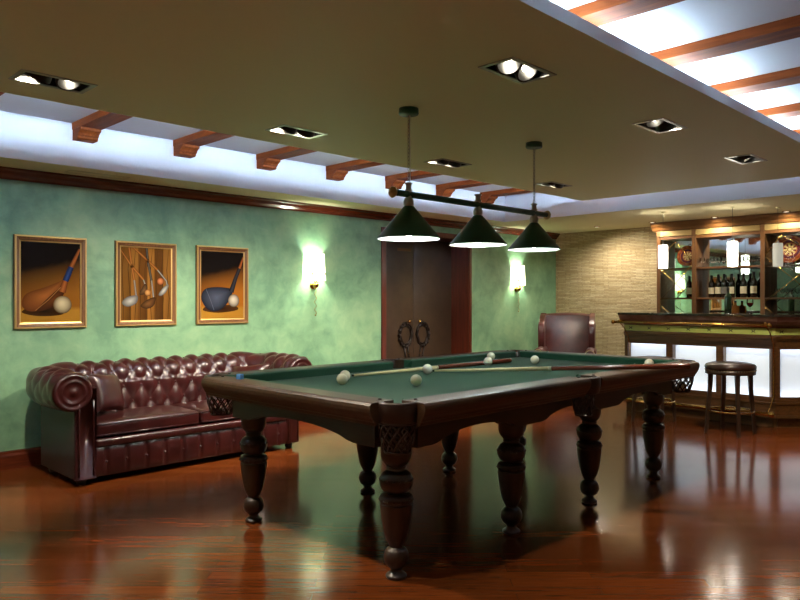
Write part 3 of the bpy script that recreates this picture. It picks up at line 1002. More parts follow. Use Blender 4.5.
# ------------------------------------------------------------------ billiard table
TX, TY, TZ = 3.70, 2.98, .854
HL, HW = 1.60, .865
BED = .80
def billiard_table():
    t = thing('billiard_table', 'large walnut billiard table with green felt and turned legs', 'billiard table', (TX, TY, 0))
    RW = .125; CW = .05
    nx, ny = HL - RW - CW, HW - RW - CW      # nose lines
    # bed with real openings at pockets
    c = .075
    ex, ey = HL - RW, HW - RW
    poly = []
    def arc(cx, cy, r, a0, a1, n=8):
        return [(cx + r * cos(a0 + (a1 - a0) * i / n), cy + r * sin(a0 + (a1 - a0) * i / n)) for i in range(n + 1)]
    pc = (HL - .115, HW - .115); pr = .062
    poly += [(-ex + .11, -ey)] + arc(0, -HW + .07, pr, pi, 0)[::1] if False else []
    # outline going counter-clockwise: bottom edge
    q = .125
    poly = [(-ex + q - .03, -ey), (-.06, -ey)] + [(x, y) for x, y in arc(0, -ey - .01, .06, pi, 0)] + [(.06, -ey), (ex - q + .03, -ey)]
    poly += arc(pc[0], -pc[1], pr + .03, radians(195), radians(75))
    poly += [(ex, -ey + q - .03), (ex, ey - q + .03)]
    poly += arc(pc[0], pc[1], pr + .03, radians(285), radians(165))
    poly += [(ex - q + .03, ey), (.06, ey)] + arc(0, ey + .01, .06, 0, -pi) + [(-.06, ey), (-ex + q - .03, ey)]
    poly += arc(-pc[0], pc[1], pr + .03, radians(15), radians(-105))
    poly += [(-ex, ey - q + .03), (-ex, -ey + q - .03)]
    poly += arc(-pc[0], -pc[1], pr + .03, radians(105), radians(-15))
    MB().prism(poly, BED - .04, BED, 'Z').build('bed', 'felt', t)
    # rails
    prof = [(.016, TZ - .105), (.012, TZ - .102), (.010, TZ - .090), (.002, TZ - .084), (-.002, TZ - .074), (-.012, TZ - .060), (-.018, TZ - .044), (-.021, TZ - .028), (-.019, TZ - .014), (-.012, TZ - .004), (0, TZ), (RW, TZ), (RW, BED - .04), (.03, BED - .04), (.03, TZ - .105)]
    cprof = [(RW, TZ - .001), (RW + CW - .014, TZ - .002), (RW + CW - .003, TZ - .006), (RW + CW, TZ - .014), (RW + CW - .004, TZ - .03), (RW + CW - .008, BED + .0005), (RW, BED + .0005)]
    g = .150; gm = .062
    specs = [('y', -1, -HL + g, -gm), ('y', -1, gm, HL - g), ('y', 1, -HL + g, -gm), ('y', 1, gm, HL - g), ('x', -1, -HW + g, HW - g), ('x', 1, -HW + g, HW - g)]
    for ax, sg, a, b in specs:
        m = MB(); cm = MB()
        if ax == 'y':
            m.prism([(sg * (HW - o), z) for o, z in prof], a, b, 'X')
            n_ = 2
            a2, b2 = a + (.05 if a < -1 else .035), b - (.05 if b > 1 else .035)
            vs0 = [(a, sg * (HW - o), z) if o <= RW + .001 else (a2, sg * (HW - o), z) for o, z in cprof]
            vs1 = [(b, sg * (HW - o), z) if o <= RW + .001 else (b2, sg * (HW - o), z) for o, z in cprof]
        else:
            m.prism([(sg * (HL - o), z) for o, z in prof], a, b, 'Y')
            a2, b2 = a + .05, b - .05
            vs0 = [(sg * (HL - o), a, z) if o <= RW + .001 else (sg * (HL - o), a2, z) for o, z in cprof]
            vs1 = [(sg * (HL - o), b, z) if o <= RW + .001 else (sg * (HL - o), b2, z) for o, z in cprof]
        r = m.build('rail', 'railtop', t, bevel=.003)
        n = len(cprof)
        cm.add(vs0 + vs1, [tuple(range(n)), tuple(range(2 * n - 1, n - 1, -1))] + [(i, (i + 1) % n, n + (i + 1) % n, n + i) for i in range(n)])
        cm.build('cushion', 'felt', r)
    # apron boards with arched lower edge
    AO = .115
    zt = TZ - .10; zb = .625
    def arch(a, b, top):
        pts = [(a, top), (a, zb)]
        L = b - a
        for i in range(25):
            u = i / 24
            e = .16
            if u < e or u > 1 - e: zz = zb
            else:
                v = (u - e) / (1 - 2 * e)
                zz = zb + .055 * min(1, (sin(pi * v)) ** .55) 
            pts.append((a + L * u, zz))
        pts += [(b, zb), (b, top)]
        return pts
    for sg in (-1, 1):
        y0, y1 = sg * (HW - AO), sg * (HW - AO - .04)
        for a, b in ((-1.355, -.45), (-.45, .39), (.39, 1.295)):
            MB().prism(arch(a, b, zt), y0, y1, 'Y').build('apron', 'table', t, bevel=.003)
        x0, x1 = sg * (HL - AO), sg * (HL - AO - .04)
        MB().prism(arch(-.60, .60, zt), x0, x1, 'X').build('apron', 'tableY', t, bevel=.003)
    # turned legs
    lp = [(.044, 0), (.049, .007), (.048, .016), (.032, .028), (.027, .040), (.034, .050), (.048, .062), (.057, .080), (.060, .098), (.057, .118), (.048, .134), (.036, .143), (.032, .150),
          (.040, .164), (.053, .195), (.065, .25), (.074, .31), (.077, .345), (.073, .352), (.078, .360), (.079, .376), (.074, .388), (.058, .396), (.050, .400), (.066, .412), (.076, .432), (.079, .452),
          (.076, .472), (.066, .490), (.050, .502), (.044, .508), (.047, .517), (.044, .526), (.054, .535), (.066, .552), (.072, .575), (.073, .605), (.072, .64)]
    fine = []
    for i in range(len(lp) - 1):
        p0, p1, p2, p3 = [Vector(lp[min(max(i + k, 0), len(lp) - 1)]) for k in (-1, 0, 1, 2)]
        for k in range(4):
            u = k / 4
            q = .5 * ((2 * p1) + (p2 - p0) * u + (2 * p0 - 5 * p1 + 4 * p2 - p3) * u * u + (3 * p1 - p0 - 3 * p2 + p3) * u ** 3)
            fine.append((q.x, q.y))
    fine.append(lp[-1])
    def legmesh():
        m = MB().lathe(fine, (0, 0, 0), 36)
        for zc, rr in ((.368, .077), (.462, .076)):
            for i in range(20):
                a = 2 * pi * i / 20
                m.sphere((rr * cos(a), rr * sin(a), zc), .008, 6, 5, (1, 1, .7))
        # square block above
        m.rbox(-.065, -.065, .61, .065, .065, zt, .006, 2)
        return m
    proto = None
    for lx in (-1.355, -.45, .39, 1.295):
        for sg in (-1, 1):
            if proto is None:
                proto = legmesh().build('leg', 'tableZ', t); o = proto
            else:
                o = proto.copy(); COL.objects.link(o); o.parent = t
            o.location = (lx, sg * .595 - .015, 0)
    # pockets: leather collar and strap net
    def pocket(cx, cy, ang, span, nk=1.0):
        m = MB(); n = 24; rows = []
        for (r, z) in ((.078, TZ - .10), (.092, TZ - .09), (.098, TZ - .05), (.099, TZ - .008), (.094, TZ + .001), (.080, TZ), (.074, TZ - .02), (.066, TZ - .06), (.064, TZ - .10)):
            rows.append([(cx + r * cos(ang - span / 2 + span * i / n), cy + r * sin(ang - span / 2 + span * i / n), z) for i in range(n + 1)])
        rows.append(rows[0])
        m.grid(rows)
        for e in (0, n):
            m.add([r[e] for r in rows[:-1]], [tuple(range(len(rows) - 1))])
        p = m.build('pocket', 'pocket', t)
        st = MB()
        for e in (-1, 1):
            aa = ang + e * (span / 2 + .04)
            st.sphere((cx + .085 * cos(aa), cy + .085 * sin(aa), TZ + .002), .010, 8, 6, (1, 1, .5))
        st.build('pocket_stud', 'black', p)
        nt = MB()
        zt_, zb_ = TZ - .095, TZ - .225
        def cup(a, f): 
            r = nk * (.084 * (1 - f) + .056 * f + .006 * sin(pi * f))
            return (cx + r * cos(a), cy + r * sin(a), zt_ + (zb_ - zt_) * f)
        N = 12
        for i in range(N):
            for tw in (-1, 1):
                nt.tube([cup(2 * pi * i / N + tw * 1.15 * f, f) for f in [k / 8 for k in range(9)]], .0045, 5)
        for f in (0, 1):
            nt.tube([cup(2 * pi * i / 24, f) for i in range(24)], .007, 6, True)
        for i in range(4):
            a = pi * i / 4
            nt.tube([cup(a, 1), (cx, cy, zb_ - .008), cup(a + pi, 1)], .004, 5)
        nt.build('net', 'pocket', p)
    k = .015
    pocket(HL - .125, HW - .125, pi / 4, radians(215)); pocket(HL - .125, -HW + .125, -pi / 4, radians(215))
    pocket(-HL + .125, HW - .125, 3 * pi / 4, radians(215)); pocket(-HL + .125, -HW + .125, -3 * pi / 4, radians(215))
    pocket(0, HW - .068, pi / 2, radians(150), .8); pocket(0, -HW + .068, -pi / 2, radians(150), .8)
    return t
billiard_table()

# balls
BR = .034
balls = [((2.728, 3.210), 'ivory ball nearest the table end, before a second ball'), ((2.856, 3.335), 'ivory ball touching the cue tip, half hidden by another ball'),
         ((2.989, 2.856), 'ivory ball alone on the felt nearest the front pocket'), ((3.525, 3.263), 'ivory ball where the two cues meet'),
         ((4.698, 3.632), 'ivory ball against the far cushion behind the cue butt'), ((4.291, 3.345), 'ivory ball in front of the brown cue butt'),
         ((4.668, 3.180), 'ivory ball alone near the far corner pocket'), ((4.990, 2.400), 'ivory ball beside the cushion near the bar end')]
bproto = None
for (x, y), lab in balls:
    if bproto is None:
        bproto = MB().sphere((0, 0, 0), BR, 32, 18).build('billiard_ball', 'ball'); o = bproto
    else:
        o = bproto.copy(); COL.objects.link(o)
    tag(o, lab, 'ball', 'billiard balls', (x, y, BED + BR + .0003))
o = bproto.copy(); COL.objects.link(o)
tag(o, 'ivory ball caught in the pocket net nearest the bar stools', 'ball', 'billiard balls', (TX + HL - .125, TY - HW + .125, TZ - .225 + BR + .002))

def cue(label, tip, butt, joint):
    p, q = Vector(tip), Vector(butt); L = (q - p).length
    t = thing('billiard_cue', label, 'cue', tip, 0, 'cues lying on the table')
    t.rotation_euler = (q - p).to_track_quat('Z', 'Y').to_euler()
    j = L * joint
    MB().lathe([(.0072, .012), (.0110, .3), (.0138, j)], seg=16).build('shaft', 'maple', t)
    MB().lathe([(.0066, 0), (.0066, .012)], seg=12).build('tip', 'pocket', t)
    MB().lathe([(.0141, j), (.0143, j + .018)], seg=16).build('ferrule', 'label', t)
    MB().lathe([(.0143, j + .018), (.0175, L - .02), (.0180, L - .008), (.012, L)], seg=16).build('butt', 'butt', t)
cue('cue with reddish butt lying along the far cushion', (3.06, 3.50, BED + .0075), (4.635, 3.385, BED + .0185), .475)
cue('cue resting across the front rail with its butt overhanging', (3.66, 3.335, BED + .0080), (4.365, 1.834, .8935), .48)

t = thing('chalk_cube', 'blue chalk cube on the end rail', 'chalk', (2.195, 3.47, TZ + .0003), .3)
MB().box(-.0145, -.0145, 0, .0145, .0145, .029).build('chalk', 'chalk', t, bevel=.0015)
MB().box(-.0148, -.0148, .002, .0148, .0148, .017).build('wrapper', plain('blue_paper', (70, 130, 200), .6), t)

# ------------------------------------------------------------------ billiard lamp
def billiard_lamp():
    LY = 2.947; LX = [3.02, 3.673, 4.316]
    t = thing('billiard_lamp', 'dark green bar lamp with three cone shades above the billiard table', 'hanging lamp', (LX[1], LY, 0))
    b = MB().cyl((2.90 - LX[1], 0, 1.927), (4.47 - LX[1], 0, 1.927), .019, .019, 16)
    bar = b.build('crossbar', 'dkgreen', t)
    for x, s in ((2.90, -1), (4.47, 1)):
        MB().lathe([(.012, 0), (.03, .004), (.034, .012), (.03, .02), (.018, .026), (.012, .036)], (x - LX[1] - (0 if s > 0 else 0), 0, 1.927), 16, M4=Matrix.Rotation(s * pi / 2, 4, 'Y')).build('end_cap', 'brassdull', t)
    for i, x in enumerate(LX):
        dx = x - LX[1]
        sh = MB().lathe([(.022, 1.858), (.030, 1.855), (.185, 1.672), (.189, 1.665), (.186, 1.662)], (dx, 0, 0), 48, cap=False)
        shade = sh.build('lamp_shade', 'dkgreen', t)
        MB().lathe([(.024, 1.851), (.183, 1.668), (.186, 1.662)], (dx, 0, 0), 48, cap=False).build('shade_lining', 'shadein', shade, label='white enamel inside of the shade')
        MB().sphere((dx, 0, 1.715), .042, 16, 10).build('bulb', 'lampbulb', shade, label='lit bulb')
        fm = MB().lathe([(.021, 1.852), (.030, 1.862), (.032, 1.885), (.026, 1.902), (.016, 1.908), (.016, 1.912), (.016, 1.942)], (dx, 0, 0), 20)
        fm.lathe([(.016, 1.942), (.024, 1.948), (.024, 1.953), (.017, 1.956), (.017, 1.985), (.024, 1.988), (.024, 1.994), (.010, 1.998)], (dx, 0, 0), 20)
        fm.build('lamp_holder', 'nickel', t)
        light('bulb', 'POINT', (dx, 0, 1.70), LAMP_W, (.92, 1, .93), t, None, .04)
        if i != 1:
            ch = MB()
            z = 1.998
            k = 0
            while z < 2.40:
                ax = k % 2
                ch.tube([(dx + (.007 * cos(a) if ax else 0), (0 if ax else .007 * cos(a)), z + .013 + .014 * sin(a)) for a in [2 * pi * q / 10 for q in range(10)]], .0016, 5, True)
                z += .0215; k += 1
            ch.build('chain', 'chrome', t)
            MB().tube([(dx + .012, 0, 1.99), (dx + .02, .004, 2.12), (dx + .008, 0, 2.3), (dx + .012, 0, 2.405)], .0022, 6).build('cord', 'shadein', t)
            MB().lathe([(.058, Z_PAN), (.060, 2.405), (.056, 2.398), (.02, 2.396)], (dx, 0, 0), 32).build('ceiling_canopy', 'dkgreen', t)
billiard_lamp()

# ------------------------------------------------------------------ bar counter
def bar():
    BXF, YL, YC = 7.77, 4.04, 2.40
    t = thing('bar_counter', 'wooden bar counter with backlit panels and brass rails', 'bar', (BXF, YC, 0))
    # local frame: section A along +Y from 0..LA ; front faces -X
    LA = YL - YC
    LB = 1.25
    s2 = sqrt(.5)
    MB_ = Matrix(((s2, s2, 0, 0), (-s2, s2, 0, 0), (0, 0, 1, 0), (0, 0, 0, 1)))
    # section frames: u along the front (left->right in view), n outward. A: u = -Y, n=-X ; B: u=(s2,-s2), n=(-s2,-s2)
    def frameA(u, n, z): return (-n, LA - u, z)
    def frameB(u, n, z): return (u * s2 - n * s2, -u * s2 - n * s2, z)
    def fbox(fr, mb, u0, u1, n0, n1, z0, z1, mi=0):
        vs = [fr(u, n, z) for z in (z0, z1) for (u, n) in ((u0, n0), (u1, n0), (u1, n1), (u0, n1))]
        mb.add(vs, [(0, 3, 2, 1), (4, 5, 6, 7), (0, 1, 5, 4), (1, 2, 6, 5), (2, 3, 7, 6), (3, 0, 4, 7)], mi=mi)
    def miter(n):  # extra length at convex corner for offset n (positive outwards)
        return n * math.tan(pi / 8)
    pA = [(.04, .50), (.575, 1.05), (1.127, 1.60)]
    pB = [(.05, .62), (.70, 1.2)]
    body = MB()
    for fr, L, ps in ((frameA, LA, pA), (frameB, LB, pB)):
        e0 = 0.0
        # back carcass
        fbox(fr, body, 0, L, -.36, -.10, .10, 1.125)
        # bottom rail, top rail and stiles around panels
        fbox(fr, body, 0, L, -.10, 0, .10, .295)
        fbox(fr, body, 0, L, -.10, 0, .82, .93)
        edges = [0] + [v for p in ps for v in p] + [L]
        for i in range(0, len(edges), 2):
            fbox(fr, body, edges[i], edges[i + 1], -.10, 0, .295, .82)
        fbox(fr, body, 0, L, -.10, -.01, .93, 1.125)
        fbox(fr, body, 0.0, L, -.3, -.045, 0, .10)
    body.build('body', 'bar', t, bevel=.003)
    mold = MB()
    for fr, L, a, b in ((frameA, LA, 0, 1), (frameB, LB, 1, 0)):
        for z0, z1, n in ((.885, .905, .015), (.905, .935, .03), (.935, .945, .02), (1.012, 1.03, .02), (.24, .262, .012), (.10, .13, .012)):
            fbox(fr, mold, 0 if a == 0 else -miter(n), L + (miter(n) if b else 0), 0, n, z0, z1)
    mold.build('moulding', 'bar', t, bevel=.004)
    # panels with light strips hidden behind the frame lips
    for fr, ps in ((frameA, pA), (frameB, pB)):
        for (a, b) in ps:
            m = MB(); fbox(fr, m, a, b, -.099, -.085, .297, .818)
            p = m.build('light_panel', 'panelglass', t, label='frosted white backlit panel')
            for z0, z1 in ((.800, .82), (.295, .315)):
                lip = MB(); fbox(fr, lip, a, b, -.018, -.002, z0, z1)
                lip.build('panel_bead', 'bar', p)
                st = MB(); fbox(fr, st, a + .02, b - .02, -.035, -.020, z0 + .004, z1 - .004)
                st.build('light_tube', 'strip', p)
            gl = MB(); fbox(fr, gl, a, b, -.012, -.008, .315, .80)
            gl.build('pane', 'glass', p)
    # frieze with crossed leaf motifs
    fz = MB()
    fbox(frameA, fz, 0, LA + miter(.004), -.01, .004, .945, 1.012); fbox(frameB, fz, -miter(.004), LB, -.01, .004, .945, 1.012)
    f_ = fz.build('frieze', 'frieze', t, label='olive green frieze')
    inlay = plain('dark_bronze_inlay', (48, 36, 16), .4)
    for fr, L, off in ((frameA, LA, .08), (frameB, LB, .06)):
        n = int((L - .1) / .225) + 1
        for i in range(n):
            u = off + i * .225
            mo = MB()
            for aa in (pi / 4, -pi / 4, 0):
                l = .026 if aa else .012
                c_, s_ = cos(aa), sin(aa)
                w_ = .004
                vs = [fr(u + x * c_ * 1.3 - y * s_, .0065, .978 + x * s_ + y * c_) for x, y in ((-l, 0), (-l * .5, -w_), (0, -w_ * .4), (l * .5, -w_), (l, 0), (l * .5, w_), (0, w_ * .4), (-l * .5, w_))]
                vb = [fr(u + x * c_ * 1.3 - y * s_, .003, .978 + x * s_ + y * c_) for x, y in ((-l, 0), (-l * .5, -w_), (0, -w_ * .4), (l * .5, -w_), (l, 0), (l * .5, w_), (0, w_ * .4), (-l * .5, w_))]
                k = 8
                mo.add(vs + vb, [tuple(range(8))] + [(q, (q + 1) % 8, 8 + (q + 1) % 8, 8 + q) for q in range(8)])
            mo.build('frieze_motif', inlay, f_)
    # padded slanted apron below the counter edge
    ap = MB()
    prof = [(.02, 1.03), (.075, 1.05), (.125, 1.085), (.155, 1.13), (.02, 1.13)]
    for fr, L, a, b in ((frameA, LA, 0, 1), (frameB, LB, 1, 0)):
        v0 = [fr(0 if a == 0 else -miter(n), n, z) for n, z in prof]
        v1 = [fr(L + (miter(n) if b else 0), n, z) for n, z in prof]
        k = len(prof)
        ap.add(v0 + v1, [tuple(range(k)), tuple(range(2 * k - 1, k - 1, -1))] + [(i, (i + 1) % k, k + (i + 1) % k, k + i) for i in range(k)])
    ap.build('padded_edge', 'apron', t, label='padded brown leather edge')
    # counter top
    n0 = .17
    outer = [frameA(-.0, n0, 0), frameA(LA + miter(n0), n0, 0), frameB(LB, n0, 0), frameB(LB, -.42, 0), frameA(LA - miter(.62) , -.62, 0), frameA(0, -.62, 0)]
    MB().prism([(p[0], p[1]) for p in outer], 1.13, 1.155, 'Z').build('countertop', 'marble', t, bevel=.004, label='dark marble countertop')
    # brass arm rail and foot rail with brackets
    for (z, n, r, nm) in ((1.047, .235, .016, 'arm_rail'), (.165, .19, .020, 'foot_rail')):
        pa = frameA(-.02, n, z); pb = frameA(LA + .02, n, z)
        m = MB().cyl(pa, pb, r, r, 14)
        for p in (pa, pb): m.sphere(p, r * 1.5, 12, 8)
        m.build(nm, 'brass', t)
    for u in (.06, LA - .02):
        m = MB()
        m.tube([frameA(u, .02, 1.04), frameA(u, .12, 1.06), frameA(u, .235, 1.066)], .007)
        m.tube([frameA(u, .235, 1.045), frameA(u + .01, .14, .98), frameA(u + .01, .035, .86), frameA(u + .012, .022, .6), frameA(u + .01, .03, .32), frameA(u, .10, .22), frameA(u, .19, .165)], .006)
        m.sphere(frameA(u, .235, 1.062), .018, 10, 8)
        m.build('rail_bracket', 'brass', t)
    for u in (.06, .55, 1.09, LA - .05):
        m = MB().tube([frameA(u, .0, .16), frameA(u, .10, .15), frameA(u, .19, .165)], .009)
        m.build('foot_rail_bracket', 'brass', t)
    return t
bar()

# bar stools
def stool(loc, rz, label):
    t = thing('bar_stool', label, 'bar stool', loc, rz, 'round bar stools at the bar')
    H = .61
    MB().lathe([(.20, H + .012), (.222, H + .016), (.232, H + .03), (.232, H + .05), (.22, H + .068), (.18, H + .08), (.10, H + .088), (.004, H + .09)], seg=40).build('seat', 'browneather', t)
    MB().lathe([(.20, H - .03), (.226, H - .028), (.228, H + .012), (.20, H + .014)], seg=40).build('seat_rim', 'tableZ', t)
    nl = MB()
    for i in range(56):
        a = 2 * pi * i / 56
        nl.sphere((.229 * cos(a), .229 * sin(a), H + .012), .005, 6, 4)
    nl.build('nail_trim', 'brassdull', t)
    for i in range(4):
        a = pi / 4 + i * pi / 2
        m = MB()
        rows = []
        for z, r, w_ in ((0, .228, .015), (.2, .212, .016), (.45, .19, .018), (H - .02, .185, .021)):
            cx, cy = r * cos(a), r * sin(a)
            rows.append([(cx + w_ * q * cos(a) - w_ * p * sin(a), cy + w_ * q * sin(a) + w_ * p * cos(a), z) for q, p in ((-1, -1), (1, -1), (1, 1), (-1, 1))])
        m.grid(rows, False, 0, True)
        m.add(rows[0], [(3, 2, 1, 0)]); m.add(rows[-1], [(0, 1, 2, 3)])
        m.build('leg', 'tableZ', t, bevel=.003)
    MB().tube([(.212 * cos(2 * pi * i / 40), .212 * sin(2 * pi * i / 40), .225) for i in range(40)], .009, 8, True).build('foot_ring', 'brass', t, label='brass foot ring')
    return t
st0 = stool((7.18, 2.625, 0), radians(-6), 'round brown leather bar stool standing clear before the lit bar panels')
dup(st0, (7.30, 3.46, 0), radians(2), 'bar stool half hidden behind the billiard table end')

# pendants over the bar
def pendant(loc, label, lit, r=.050, h=.262):
    t = thing('pendant_lamp', label, 'pendant lamp', loc, 0, 'opal glass pendants over the bar')
    z0 = 1.665
    MB().lathe([(r * .92, z0), (r, z0 + .01), (r * 1.03, z0 + h * .5), (r, z0 + h - .01), (r * .92, z0 + h)], seg=28, cap=False).build('lamp_shade', 'pend' if lit else 'pendoff', t, label='opal glass cylinder')
    if lit: light('bulb', 'POINT', (0, 0, z0 + h * .72), PENDANT_W, (1, .9, .7), t, None, .02)
    MB().lathe([(.012, z0 + h * .78), (.012, z0 + h + .01), (.004, z0 + h + .03)], seg=12).build('cap', 'chrome', t)
    MB().cyl((0, 0, z0 + h + .02), (0, 0, Z_SOF - .01), .002, .002, 6).build('cord', 'black', t)
    MB().lathe([(.022, Z_SOF - .012), (.026, Z_SOF)], seg=20).build('ceiling_canopy', 'ceil', t)
pendant((7.905, 3.635, 0), 'lit white glass pendant above the bar end by the stone wall', True)
pendant((8.01, 2.905, 0), 'brightest white glass pendant above the middle of the bar', True, .052, .27)
pendant((8.40, 2.57, 0), 'dim unlit opal pendant before the diamond paned cabinet door', False, .05, .255)

# ------------------------------------------------------------------ back bar cabinet
CX, MX = 8.98, 9.20
Y_ = [4.19, 3.73, 2.916, 2.456]
SH = [1.10, 1.33, 1.715]
def back_bar():
    t = thing('back_bar_cabinet', 'tall wooden back bar cabinet with mirrored shelves against stone wall', 'cabinet', (CX, 0, 0))
    D = XW1 - CX - .012
    mx = MX - CX
    # uprights
    for i, y in enumerate(Y_):
        MB().box(0, y - .025, 0, D, y + .025, 2.12).build('upright', 'cabZ', t, bevel=.002)
    for i in range(3):
        y0, y1 = Y_[i + 1] + .025, Y_[i] - .025
        m = MB().box(mx, y0, SH[0], mx + .012, y1, 2.12)
        m.build('mirror', 'mirror', t, label='mirror behind the shelves')
        for z in SH[1:]:
            MB().box(.012, y0, z - .022, mx, y1, z).build('shelf', 'cab', t, bevel=.002)
        MB().box(.0, y0, .10, D, y1, SH[0]).build('base_unit', 'cab', t)
        d0 = MB().box(-.018, y0 + .01, .14, 0, y1 - .01, SH[0] - .06).build('cupboard_door', 'cabZ', t, bevel=.004)
        MB().sphere((-.03, (y0 + y1) / 2 - .1, .7), .014, 8, 6).build('knob', 'brass', d0)
        MB().box(-.004, y0, 2.125, mx + .01, y1, 2.195).build('frieze', 'goldfrieze', t, label='pale gold frieze strip')
        MB().box(.004, y0, 2.085, mx, y1, 2.12).build('head_rail', 'cab', t)
    for i, y in enumerate(Y_):
        MB().box(-.008, y - .025, 2.12, D, y + .025, 2.20).build('frieze_block', 'cabZ', t)
    pr = [(D, 2.20), (-.02, 2.20), (-.03, 2.215), (-.04, 2.235), (-.075, 2.262), (-.09, 2.285), (-.09, Z_SOF - .004), (D, Z_SOF - .004)]
    MB().prism(pr, Y_[-1] - .06, Y_[0] + .075, 'Y').build('cornice', 'cab', t)
    # glazed doors with brass diamond bars in the outer bays
    for i in (0, 2):
        y0, y1 = Y_[i + 1] + .027, Y_[i] - .027
        z0, z1 = SH[0] + .005, 2.08
        d = MB().box(.002, y0, z0, .006, y1, z1).build('glass_door', 'glass', t, label='glass door with brass diamond bars')
        ym = (y0 + y1) / 2
        zm = 1.80
        m = MB()
        hh = .24
        if i == 0:
            lines = [((ym, 2.05), (y0, 1.80)), ((ym, 2.05), (y1, 1.86)), ((y1, 1.70), (y0, 1.32)), ((y0, 1.74), (y1, 1.30)), ((y1, 1.22), (ym + .06, 1.12))]
        else:
            lines = [((ym + .02, 2.06), (y1, 1.82)), ((y1, 1.82), (y0, 1.45)), ((ym + .02, 2.06), (y0, 1.90)), ((y0, 1.62), (y1, 1.28)), ((y1, 1.22), (ym + .08, 1.11))]
        for a, b in lines:
            m.cyl((.0, a[0], a[1]), (.0, b[0], b[1]), .0045, .0045, 6)
        m.build('diamond_bars', 'brass', d)
    return t
back_bar()

# bottles
def bottle(loc, label, glassm='bottle', lab='label', h=.295, r=.037, grp='wine bottles on the middle shelf'):
    t = thing('wine_bottle', label, 'bottle', loc, random.uniform(-.3, .3), grp)
    k = h / .3
    MB().lathe([(r * .9, 0), (r, .006), (r, .185 * k), (r * .93, .2 * k), (r * .6, .22 * k), (.0145, .238 * k), (.0135, .285 * k)], seg=24).build('body', glassm, t)
    MB().lathe([(.0142, .255 * k), (.0155, .284 * k), (.0155, .297 * k), (.013, .3 * k)], seg=16).build('capsule', 'black', t)
    m = MB(); rows = []
    for z in (.05 * k, .135 * k):
        rows.append([((r + .0008) * cos(pi + a), (r + .0008) * sin(pi + a), z) for a in [radians(-80 + 160 * i / 16) for i in range(17)]])
    m.grid(rows).build('label', lab, t)
    return t
BXs = 9.085
def yat(px, X): 
    r = (px - 400) / 711.0
    return X * (1 - r) / (1 + r)
for px, lab, gm, lm, h in ((711.7, 'dark wine bottle with white label, first on the middle shelf', 'bottle', 'label', .28), (718.3, 'dark wine bottle with tall cream label, second on the middle shelf', 'bottle', 'label', .29),
                      (724.2, 'slim dark bottle with grey label, third on the middle shelf', 'bottle', 'labelgrey', .295), (731.8, 'dark wine bottle behind the counter bottle, fourth on the shelf', 'bottle', 'label', .295),
                      (743.6, 'dark bottle with cream label, second from the cabinet post', 'bottle', 'label', .30), (753.8, 'tall dark bottle with pale label next to the cabinet post', 'bottle', 'label', .31)):
    bottle((BXs, yat(px, BXs), SH[1]), lab, gm, lm, h)
bottle((8.10, yat(728, 8.10), 1.155), 'green wine bottle standing on the bar counter', 'bottlegreen', 'bottlegreen', .285, .037, 'bottles on the bar counter')
bottle((9.09, yat(689.5, 9.09), SH[1]), 'dark bottle behind the glass door below the plate', 'bottle', 'label', .28, .035)

def liquor(loc, label):
    t = thing('liquor_bottle', label, 'bottle', loc)
    MB().rbox(-.03, -.045, 0, .03, .045, .13, .012, 3).lathe([(.022, .125), (.014, .145), (.013, .17)], seg=16).build('body', 'amber', t)
    MB().lathe([(.015, .17), (.015, .19)], seg=16).build('cap', 'black', t)
liquor((9.09, yat(735.5, 9.09), SH[0]), 'squat amber liquor bottle on the lowest shelf')

def wineglass(loc, label, grp, s=1.0, wine=False):
    t = thing('wine_glass', label, 'glass', loc, 0, grp)
    MB().lathe([(.036 * s, 0), (.034 * s, .003 * s), (.008 * s, .008 * s), (.004 * s, .02 * s), (.004 * s, .07 * s), (.012 * s, .078 * s), (.03 * s, .095 * s), (.038 * s, .12 * s), (.036 * s, .15 * s), (.032 * s, .17 * s)], seg=20, cap=False).build('body', 'clearware', t)
    if wine:
        MB().lathe([(.004 * s, .0795 * s), (.028 * s, .096 * s), (.0355 * s, .115 * s), (.036 * s, .126 * s), (.002, .1262 * s)], seg=20).build('wine', 'wineliq', t, label='red wine')
    return t
wineglass((8.08, yat(750, 8.08), 1.155), 'glass of red wine on the bar counter', 'glasses on the bar', .92, True)
gp = wineglass((BXs + .02, yat(702, BXs), SH[2]), 'clear stemmed glasses lined up on the top shelf', 'stemmed glasses on the top shelf', .72)
for px in (699, 712.5, 716, 719.5, 723, 740, 743, 746, 749, 752, 755, 758):
    dup(gp, (BXs + random.uniform(-.03, .06), yat(px, BXs), SH[2]))
g3 = wineglass((9.08, yat(781, 9.08), SH[1]), 'clear stemmed glasses behind the diamond barred door', 'stemmed glasses in the right cabinet', .62)
for px in (776, 786, 791): dup(g3, (9.08, yat(px, 9.08), SH[1]))

# bowl / ashtray on the back counter
t = thing('silver_dish', 'small silver dish on the lowest shelf', 'dish', (9.06, yat(718, 9.06), SH[0]))
MB().lathe([(.02, 0), (.024, .006), (.03, .02), (.042, .034), (.040, .036), (.02, .012)], seg=20).build('bowl', 'chrome', t)
MB().sphere((0, 0, .03), .018, 12, 8).build('lid', 'chrome', t)

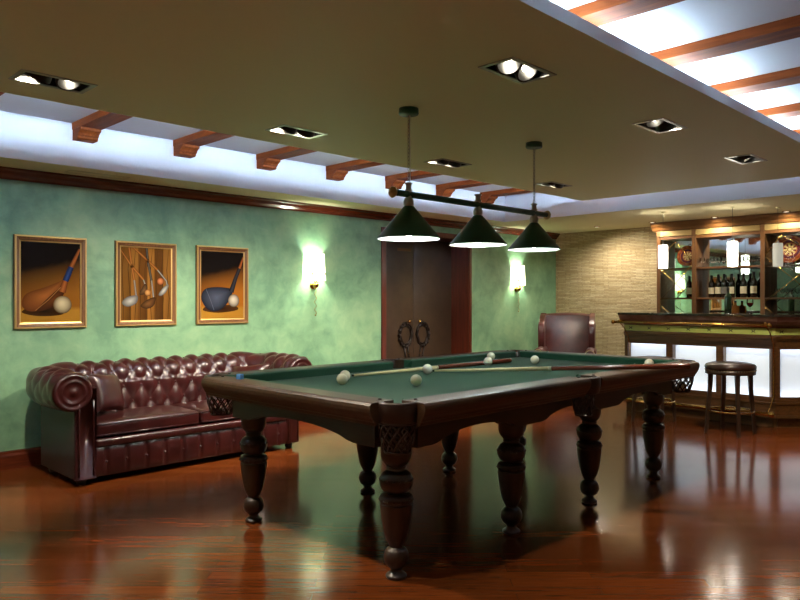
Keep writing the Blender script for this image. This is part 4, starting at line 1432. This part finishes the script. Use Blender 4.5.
# decorative plates
def plate(loc, R, label):
    t = thing('decorative_plate', label, 'plate', loc, 0, 'painted plates standing in the cabinet')
    t.rotation_euler = (0, radians(-80), 0)
    m = MB(); n = 48
    rings = [(0, .006, (214, 190, 130)), (.10, .006, (214, 190, 130)), (.13, .006, (96, 60, 50)), (.20, .006, (190, 150, 90)), (.27, .006, (90, 30, 36)), (.40, .007, (112, 36, 44)), (.44, .008, (186, 120, 60)), (.50, .009, (100, 40, 52)), (.66, .012, (96, 30, 40)), (.70, .014, (190, 110, 54)), (.76, .016, (130, 46, 34)), (.92, .024, (164, 74, 40)), (1.0, .028, (88, 34, 22))]
    vs = []; cols = []; fs = []
    for k, (q, z, c) in enumerate(rings):
        for i in range(n):
            a = 2 * pi * i / n
            cc = c
            if k in (3, 4, 5) and i % 6 < 3: cc = (204, 176, 120)
            if k in (8,) and i % 8 < 4: cc = (66, 44, 66)
            if k in (11,) and i % 4 < 2: cc = (196, 120, 56)
            vs.append((R * q * cos(a), R * q * sin(a), z)); cols.append(s2l(cc))
    for k in range(len(rings) - 1):
        for i in range(n):
            j = (i + 1) % n
            fs.append((k * n + i, k * n + j, (k + 1) * n + j, (k + 1) * n + i))
    o2 = len(vs)
    for (q, z) in ((1.0, .024), (.7, .008), (.0, 0)):
        for i in range(n):
            a = 2 * pi * i / n
            vs.append((R * q * cos(a), R * q * sin(a), z)); cols.append(s2l((150, 70, 40)))
    for k in range(2):
        for i in range(n):
            j = (i + 1) % n
            fs.append((o2 + k * n + i, o2 + k * n + j, o2 + (k + 1) * n + j, o2 + (k + 1) * n + i))
    m.add(vs, fs, True, 0, cols)
    m.build('dish', 'glaze', t)
    st = MB()
    for s in (-.4, .4):
        st.tube([(-R * .98, s * R, .04), (-R * 1.0, s * R, -.005), (-R * .5, s * R, -.012)], .004, 6)
    st.build('stand', 'brassdull', t)
plate((9.13, yat(688, 9.13), SH[2] + .150), .135, 'round red and gold plate behind the narrow left cabinet door')
plate((9.13, yat(790, 9.13), SH[2] + .178), .168, 'round red and gold plate in the right cabinet, largest plate')
